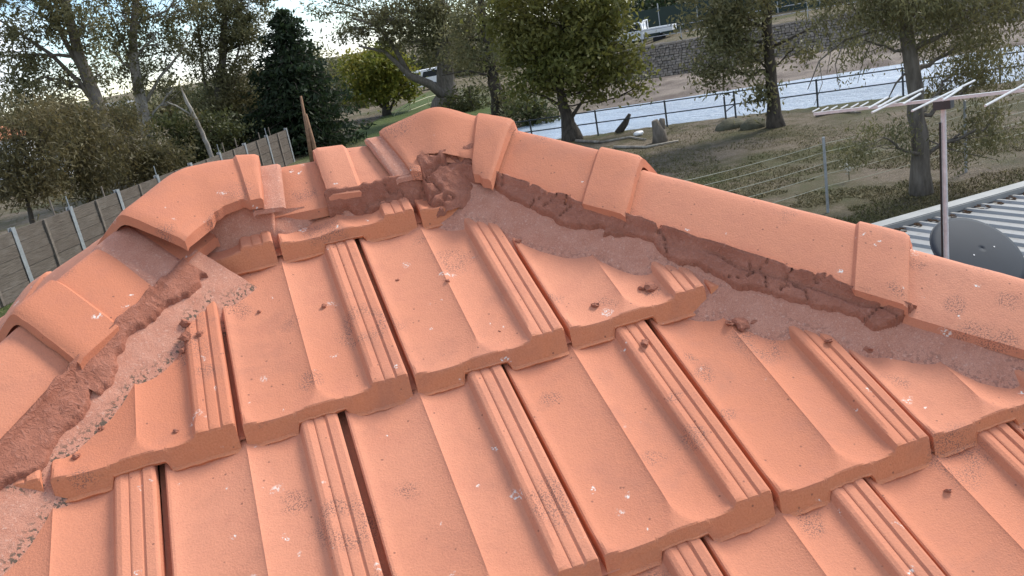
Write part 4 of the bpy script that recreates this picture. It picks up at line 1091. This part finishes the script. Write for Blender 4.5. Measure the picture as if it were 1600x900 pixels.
def dish():
    D = 5.9; c = at(1531, 392, D)
    root = empty('satellite_dish', (c[0], c[1], shedZ(c[1]))); tag(root, 'dark grey oval satellite dish standing on the shed roof', 'satellite dish')
    axis = unit(np.array([.10, -.62, .78])); axis = unit(axis)   # the side that faces the camera
    u_ = unit(np.cross(np.array([0, 0, 1.]), axis)); w_ = np.cross(axis, u_)
    R_ = .325; V = []; nr_, na = 9, 48
    for i in range(nr_+1):
        r_ = R_*i/nr_
        for a in np.linspace(0, 2*math.pi, na, endpoint=False):
            V.append(c+u_*math.cos(a)*r_+w_*math.sin(a)*r_*.93+axis*(-.04*(r_/R_)**2+.02))
    F = [(i*na+k, i*na+(k+1) % na, (i+1)*na+(k+1) % na, (i+1)*na+k) for i in range(nr_) for k in range(na)]
    me = mesh_np('reflector', V, F, True); 
    o = link('reflector', me, simple('dark_grey_dish_paint', (.036, .042, .050), .75, .08, 3), root)
    md = o.modifiers.new('thickness', 'SOLIDIFY'); md.thickness = .006; md.offset = -1
    rim = [c+u_*math.cos(a)*R_+w_*math.sin(a)*R_*.93-axis*.022 for a in np.linspace(0, 2*math.pi, 49)]
    MB().tube(rim, .007, 6, False).build('rim', DARKST, root, True)
    for dx in (-.10, .10):
        p = c+u_*dx+w_*-.02+axis*.018; MB().tube([p, p+axis*.006], .0055, 8).build('bolt', GALV, root)
    s_ = shedZ(c[1]); q = c-axis*.10
    MB().tube([[q[0], q[1]+.12, s_], [q[0], q[1]+.10, q[2]-.05], q+axis*.08], .022, 8).build('bracket', GALV, root)
dish()

# ---------------------------------------------------------------- far bank: stone wall, railing, mesh fence, utility
def shore(al, nr): return np.array([15.5+.785*al+.62*nr, 29.6-.62*al+.785*nr])
def stone_bank():
    root = empty('stone_bank', (*shore(0, 20), GZ)); tag(root, 'sloping grey stone bank above the sandy far shore', 'retaining wall')
    t = NT('grey_bank_stone'); c = t.mix(t.island(), (.11, .094, .078), (.195, .17, .145))
    c = t.mix(t.ramp(t.noise(3, 4), .45, .7, 0, .5), c, (.12, .11, .075)); t.color(c); t.b.inputs['Roughness'].default_value = .95
    al0, al1, nA = -6, 62, 170
    base_f = lambda al: 19.4+.13*max(al, 0)
    # earth core
    V = []
    for al in np.linspace(al0, al1, 40):
        b = base_f(al)
        for nr, dz in ((b+.35, -.25), (b+2.9, 2.02), (b+5, 2.05), (b+6, -1)):
            p = shore(al, nr); V.append((p[0], p[1], GZ+.05+dz))
    F = [(i*4+k, i*4+k+1, (i+1)*4+k+1, (i+1)*4+k) for i in range(39) for k in range(3)]
    link('core', mesh_np('core', V, F), simple('dark_joint_earth', (.10, .086, .07), .95), root)
    rr = np.random.default_rng(3)
    big, rest = [], MB()
    rows = 15; n = 0
    for r_ in range(rows):
        al = al0
        while al < al1:
            ln = rr.uniform(.14, .36)
            b = base_f(al); f = (r_+.5)/rows
            p = shore(al+ln/2, b+.30+2.55*f); z = GZ-.15+2.2*f
            e = np.array([.785, -.62, 0]); up = unit(np.array([.62*2.55, .785*2.55, 2.25])); nn = np.cross(e, up)
            rot = np.stack([e, up, nn], 1)
            rest.box((p[0], p[1], z), (ln-.015, .21*rr.uniform(.85, 1.05), .16*rr.uniform(.7, 1.5)), rot, rr.uniform(.82, .95)); n += 1
            al += ln
    o = rest.build('stone', t.m, root); o['kind'] = 'stuff'
    # pipe railing on top
    rl = empty('bank_railing', (*shore(0, 24), GZ+2)); tag(rl, 'thin pale pipe railing along the top of the stone bank', 'railing')
    for al in np.arange(-5, 60, 2.6):
        p = shore(al, base_f(al)+4.2); z = GZ+2.0
        MB().tube([[p[0], p[1], z], [p[0], p[1], z+1.05]], .03, 5).build('post', GALV, rl)
    for h in (1.04, .55):
        MB().tube([[*shore(al, base_f(al)+4.2), GZ+2.0+h] for al in np.linspace(-5, 60, 20)], .028, 5).build('rail', GALV, rl)
    # shade-cloth mesh fence behind
    mf = empty('mesh_fence', (*shore(-4, 34), GZ+2)); tag(mf, 'tall fence hung with dark green shade cloth behind the parked utility', 'fence')
    for al in np.arange(-12, 30, 3.0):
        p = shore(al, 36); MB().tube([[p[0], p[1], GZ+1.9], [p[0], p[1], GZ+4.6]], .045, 6).build('post', GALV, mf)
        q = shore(al+3, 36)
        MB().box(((p[0]+q[0])/2, (p[1]+q[1])/2, GZ+3.2), (2.96, .015, 2.1), [[.785, .62, 0], [-.62, .785, 0], [0, 0, 1]]).build('shade_panel', simple('dark_green_shade_cloth', (.035, .05, .042), .9, .1), mf)
    return base_f
bank_f = stone_bank()

def utility():
    p = at(1000, 66, 66); z = float(terrain(np.array(p[0]), np.array(p[1])))
    root = empty('utility_truck', (p[0], p[1], z)); tag(root, 'white utility truck with tray parked above the stone bank', 'truck')
    e = np.array([.785, -.62, 0]); f = np.array([.62, .785, 0]); rot = np.stack([e, f, [0, 0, 1.]], 1)
    def L(x, y, zz): return np.array([p[0], p[1], z])+e*x+f*y+np.array([0, 0, zz])
    def prism(name, prof, y0, y1, mat):
        n = len(prof); V = [L(x, y0, zz) for x, zz in prof]+[L(x, y1, zz) for x, zz in prof]
        F = [tuple(range(n)), tuple(range(2*n-1, n-1, -1))]+[(i, n+i, n+(i+1) % n, (i+1) % n) for i in range(n)]
        return link(name, mesh_np(name, V, F), mat, root)
    prism('body', [(-2.5, .5), (-2.5, .95), (-1.5, 1.05), (-1.0, 1.12), (.5, 1.12), (.5, .5)], -.85, .85, WHITE)
    cab = prism('cab', [(-1.15, 1.121), (-.6, 1.72), (.35, 1.75), (.5, 1.121)], -.78, .78, WHITE)
    GL = simple('dark_vehicle_glass', (.02, .025, .03), .15, .05)
    link('window', mesh_np('window', [L(-.95, -.79, 1.16), L(.38, -.79, 1.16), L(.28, -.79, 1.66), L(-.58, -.79, 1.66)], [(0, 1, 2, 3)]), GL, cab)
    link('windscreen', mesh_np('windscreen', [L(-1.15, -.7, 1.15), L(-1.15, .7, 1.15), L(-.64, .7, 1.70), L(-.64, -.7, 1.70)], [(0, 1, 2, 3)]), GL, cab)
    MB().box(L(1.6, 0, .86), (2.15, 1.8, .10), rot).box(L(1.6, -.89, 1.05), (2.15, .04, .28), rot).box(L(1.6, .89, 1.05), (2.15, .04, .28), rot).box(L(2.66, 0, 1.05), (.04, 1.8, .28), rot).build('tray', WHITE, root)
    hb = MB()
    for y in (-.8, 0, .8): hb.tube([L(.58, y, .9), L(.58, y, 1.8)], .035, 5)
    hb.tube([L(.58, -.82, 1.8), L(.58, .82, 1.8)], .035, 5); hb.build('headboard', WHITE, root)
    for x in (-1.6, 1.5):
        for y in (-.78, .78):
            MB().tube([L(x, y-.11, .34), L(x, y+.11, .34)], .34, 16).build('wheel', simple('tyre_rubber', (.02, .02, .02), .8), root)
utility()

# ---------------------------------------------------------------- small things in the yard
def rock(name, c, size, mat, label, cat, seed, group=None, sub=3):
    bm = bmesh.new(); bmesh.ops.create_icosphere(bm, subdivisions=sub, radius=1)
    V = np.array([v.co[:] for v in bm.verts]); q_ = 1.3 if sub == 3 else 1.9
    n = 1+(.35 if sub == 3 else .8)*fbm(V[:, 0]*q_+seed, V[:, 1]*q_, V[:, 2]*q_, seed, 4)
    V = V*n[:, None]*np.array(size)
    for v, q in zip(bm.verts, V): v.co = q
    me = bpy.data.meshes.new(name); bm.to_mesh(me); bm.free(); me.polygons.foreach_set('use_smooth', np.full(len(me.polygons), sub == 3, bool))
    o = link(name, me, mat); o.location = tuple(c); return tag(o, label, cat, group)
ROCKM = simple('mossy_boulder', (.10, .095, .062), .95, .3, 3, 0, .03)
g = ground_at(1140, 200, GZ); rock('boulder', (g[0], g[1], GZ+.02), (.6, .42, .28), ROCKM, 'mossy boulder beside the gate left of the lakeside tree', 'boulder', 4)
g = ground_at(1178, 199, GZ); rock('boulder', (g[0], g[1], GZ+.02), (.5, .4, .36), ROCKM, 'grey boulder against the trunk of the lakeside tree', 'boulder', 9)
g = ground_at(998, 212, GZ); rock('litter_bag', (g[0], g[1], GZ+.08), (.22, .16, .10), WHITE, 'small white crumpled bag on the grass by the railing', 'litter', 14)
g = gz(ground_at(1031, 222, GZ))
st_ = empty('tree_stump', tuple(g)); tag(st_, 'short forked grey tree stump on the grass by the railing', 'stump')
MB().tube([g+[0, 0, -.1], g+[.02, 0, .35], g+[-.10, 0, .78]], [.30, .24, .12], 9).build('stem', BARK_G, st_, True)
MB().tube([g+[.02, 0, .25], g+[.14, 0, .55], g+[.2, 0, .80]], [.18, .15, .09], 9).build('fork', BARK_G, st_, True)
g = gz(ground_at(965, 207, GZ)); e_ = at(984, 178, np.hypot(*(g-CAM)[:2]))
tag(MB().tube([g+[0, 0, -.05], (g+e_)/2+[.08, 0, 0], e_], [.16, .13, .06], 8).build('leaning_log', BARK_D, None, True), 'dark broken log leaning against the lake railing', 'log')
for lab, P_ in (('pale fallen branch lying on the grass below the broadleaf tree', [(900, 222), (940, 224), (985, 216), (1010, 220)]), ('thin fallen branch on the grass before the stump', [(960, 232), (1010, 232), (1060, 222)]), ('fallen limb beside the foot of the lakeside tree', [(1275, 183), (1310, 176), (1345, 178)])):
    Q = [gz(ground_at(x, y, GZ))+[0, 0, .05] for x, y in P_]
    tag(MB().tube(Q, np.linspace(.06, .03, len(Q)), 6).build('fallen_branch', BARK_P, None, True), lab, 'branch', 'fallen branches on the grass')
g = gz(ground_at(1327, 283, GZ))
fl = empty('weed', tuple(g)); tag(fl, 'small pale flowered weed in the grass beyond the wire fence', 'plant')
w_ = np.random.default_rng(2); MB().tube([g, g+[0, 0, .28]], .01, 5).build('stem', LEAF_DARK, fl)
link('flower', leaf_mesh(g+[0, 0, .3]+w_.normal(size=(40, 3))*.06, .05, .04, 3), simple('cream_petal', (.5, .48, .4), .8), fl)
# curved pipe handrail on the lawn behind the ridge, path, van and house glimpsed through the trees
D = 62
hr = empty('path_handrail', tuple(gz(at(615, 190, D)))); tag(hr, 'pale curved pipe handrail on the lawn behind the top cap', 'railing')
RAILM = simple('pale_yellow_pipe', (.42, .40, .24), .6, .1)
for dy in (0, 10):
    MB().tube([at(614, 186+dy*.2, D), at(618, 176+dy, D), at(640, 163+dy, D+2), at(668, 152+dy, D+5), at(692, 146+dy, D+8)], .035, 6).build('rail', RAILM, hr, True)
for x, y, dd in ((640, 163, 2), (668, 152, 5), (690, 147, 8)):
    p = at(x, y, D+dd); MB().tube([p, [p[0], p[1], gz(p)[2]-.1]], .03, 5).build('post', RAILM, hr)
def van(x, y, D, label, ln=4.6):
    p = gz(at(x, y, D)); root = empty('parked_van', tuple(p)); tag(root, label, 'van', 'vehicles glimpsed through the trees')
    prof = [(-ln/2, .4), (-ln/2, .95), (-ln/2+.5, 1.15), (-ln/2+1.1, 1.9), (ln/2-.05, 1.95), (ln/2, .4)]
    n = len(prof); V = [p+[a, -.9, b] for a, b in prof]+[p+[a, .9, b] for a, b in prof]
    link('body', mesh_np('body', V, [tuple(range(n)), tuple(range(2*n-1, n-1, -1))]+[(i, n+i, n+(i+1) % n, (i+1) % n) for i in range(n)]), WHITE, root)
    GL = simple('dark_vehicle_glass', (.02, .025, .03), .15, .05)
    for a, b in ((-.9, .1), (.3, 1.9)):
        link('window', mesh_np('window', [p+[a, -.905, 1.2], p+[b, -.905, 1.2], p+[b, -.905, 1.75], p+[a+.25, -.905, 1.75]], [(0, 1, 2, 3)]), GL, root)
    for a in (-ln/2+.9, ln/2-.9):
        for yy in (-.85, .85): MB().tube([p+[a, yy-.1, .33], p+[a, yy+.1, .33]], .33, 14).build('wheel', DARKST, root)
van(656, 145, 84, 'white van parked beyond the lawn left of the pale limbed gum')
van(70, 332, 62, 'white van half hidden by leaves above the left fence')
def far_house(x, y, D, w, label, roofc):
    p = gz(at(x, y, D)); root = empty('distant_house', tuple(p)); tag(root, label, 'house')
    MB().box(p+[0, 0, 1.3], (w, 6, 2.6)).build('wall', WHITE, root)
    V = [p+np.array(q) for q in ((-w/2-.4, -3.4, 2.55), (w/2+.4, -3.4, 2.55), (w/2+.4, 3.4, 2.55), (-w/2-.4, 3.4, 2.55), (-w/2+2.4, 0, 4.1), (w/2-2.4, 0, 4.1))]
    link('roof', mesh_np('roof', V, [(0, 1, 5, 4), (2, 3, 4, 5), (1, 2, 5), (3, 0, 4), (0, 3, 2, 1)]), simple('far_roof', roofc, .8, .15, 3), root)
    for q in (-w/4, w/5):
        MB().box(p+[q, -3.02, 1.4], (1.5, .06, 1.1)).build('window', simple('dark_house_glass', (.03, .04, .05), .2, .1), root)
far_house(2, 318, 95, 8, 'orange roofed house glimpsed through the bushes at the far left', (.45, .17, .08))
far_house(205, 262, 120, 9, 'pale roofed house glimpsed between the gum trunks', (.30, .30, .29))

# ---------------------------------------------------------------- crumbs of mortar on the tiles
crumbs = [(.14, .208, .0032), (.049, .232, .0028), (.599, .061, .0074), (.585, .066, .0050), (.599, .105, .0046), (.506, .057, .0050), (.691, -.041, .0105), (.712, -.046, .0085), (.674, -.036, .006), (.777, -.365, .0040), (-.053, .201, .0075), (-.060, .186, .0055), (-.035, .201, .0046), (-.052, .229, .0070), (-.15, .119, .0045), (-.168, .097, .0037), (-.168, .084, .0034), (-.197, .047, .0046), (-.08, .043, .0034), (.323, .185, .0034), (.255, .222, .0024), (.006, .303, .0070), (-.004, .306, .005), (.456, .236, .0042), (.777, -.123, .0046), (.446, .373, .0044), (.822, -.15, .0072), (-.014, .288, .0040), (-.022, .274, .0035), (.541, -.032, .0058), (.36, .06, .0022), (.93, -.33, .003)]
def course_of(v): return {1: 'topmost', 0: 'second', -1: 'third', -2: 'fourth'}[int(math.floor(v/TG))]
ORD = ['leftmost', 'second', 'third', 'fourth', 'fifth', 'sixth', 'seventh', 'eighth', 'ninth', 'tenth', 'eleventh', 'twelfth', 'thirteenth', 'fourteenth']
fam = {}
for i, (u, v, r_) in enumerate(crumbs):
    fam.setdefault((course_of(v), 'by the left hip' if u < .0 else ('by the right hip' if u > .48 else 'between the hips')), []).append((u, v, r_, i))
for (crs, side), lst in fam.items():
    lst.sort()
    for j, (u, v, r_, i) in enumerate(lst):
        n_ = float(roof_n(np.array(u), np.array(v)))
        rr = random.Random(i)
        c = roofpt(u, v, n_+r_*.45)
        pos = ('lone' if len(lst) == 1 else ORD[j] if j == 0 else 'rightmost' if j == len(lst)-1 else ORD[j]+' from left')
        lab = '%s %scrumb of red brown mortar on the %s tile course %s' % (pos, 'big ' if r_ > .0069 else 'tiny ' if r_ < .0036 else '', crs, side)
        if pos.endswith('left'): lab = '%s mortar crumb, %s, on the %s tile course %s' % ('big' if r_ > .0069 else 'tiny' if r_ < .0036 else 'small', pos, crs, side)
        o = rock('mortar_crumb', c, (r_*rr.uniform(.9, 1.4), r_*rr.uniform(.8, 1.1), r_*rr.uniform(.6, .85)), POINT, lab, 'mortar crumb', 30+i, 'mortar crumbs on the tiles', 2)
        o.rotation_euler = (PITCH, 0, rr.uniform(0, 3))

# ---------------------------------------------------------------- grass tufts of the yard
def grass():
    rr = np.random.default_rng(77)
    def field(n, px, py0, py1):
        P = []
        x = rr.uniform(px[0], px[1], n); y = py0+(py1-py0)*rr.uniform(0, 1, n)**.8
        d = RIGHT[None]*((x-800)/1300)[:, None]+DOWN[None]*((y-450)/1300)[:, None]+FWD[None]
        k = (GZ-CAM[2])/d[:, 2]; return CAM[None]+d*k[:, None]
    P = np.concatenate([field(95000, (700, 1640), 195, 380), field(9000, (-60, 260), 400, 560)])
    P = P[np.hypot(P[:, 0], P[:, 1]) < 60]
    near = (P[:, 0]-15.5)*.62+(P[:, 1]-29.6)*.785; P = P[near < -.4]
    P = P[fbm(P[:, 0]*.6, P[:, 1]*.6, 0, 8, 3) > -.12]
    P = P[~((P[:, 0] > 3.9) & (P[:, 0] < 13.6) & (P[:, 1] < 5.6))]; P = P[(P[:, 0] < -3.3) | (P[:, 0] > 3.9) | (P[:, 1] > 3.6)]
    P[:, 2] = terrain(P[:, 0], P[:, 1])
    n = len(P); a = rr.uniform(0, 6.28, n); h = rr.uniform(.02, .06, n); w_ = rr.uniform(.006, .016, n)
    D_ = np.stack([np.cos(a), np.sin(a), 0*a], -1); ln = rr.normal(size=(n, 3))*.04; ln[:, 2] = 0
    V = np.stack([P-D_*w_[:, None], P+D_*w_[:, None], P+ln+np.stack([0*h, 0*h, h], -1)], 1).reshape(-1, 3)
    t = NT('dry_and_green_grass_blade'); i = t.island()
    c = t.mix(i, (.085, .075, .028), (.22, .175, .085)); c = t.mix(t.ramp(t.noise(.5, 4), .45, .6, 0, .6), c, (.080, .090, .024))
    t.color(c); t.b.inputs['Roughness'].default_value = .8
    o = link('grass', mesh_np('grass', V, np.arange(3*n).reshape(-1, 3)), t.m)
    tag(o, 'short patchy yard grass, dry and green mixed', 'grass', kind='stuff')
grass()
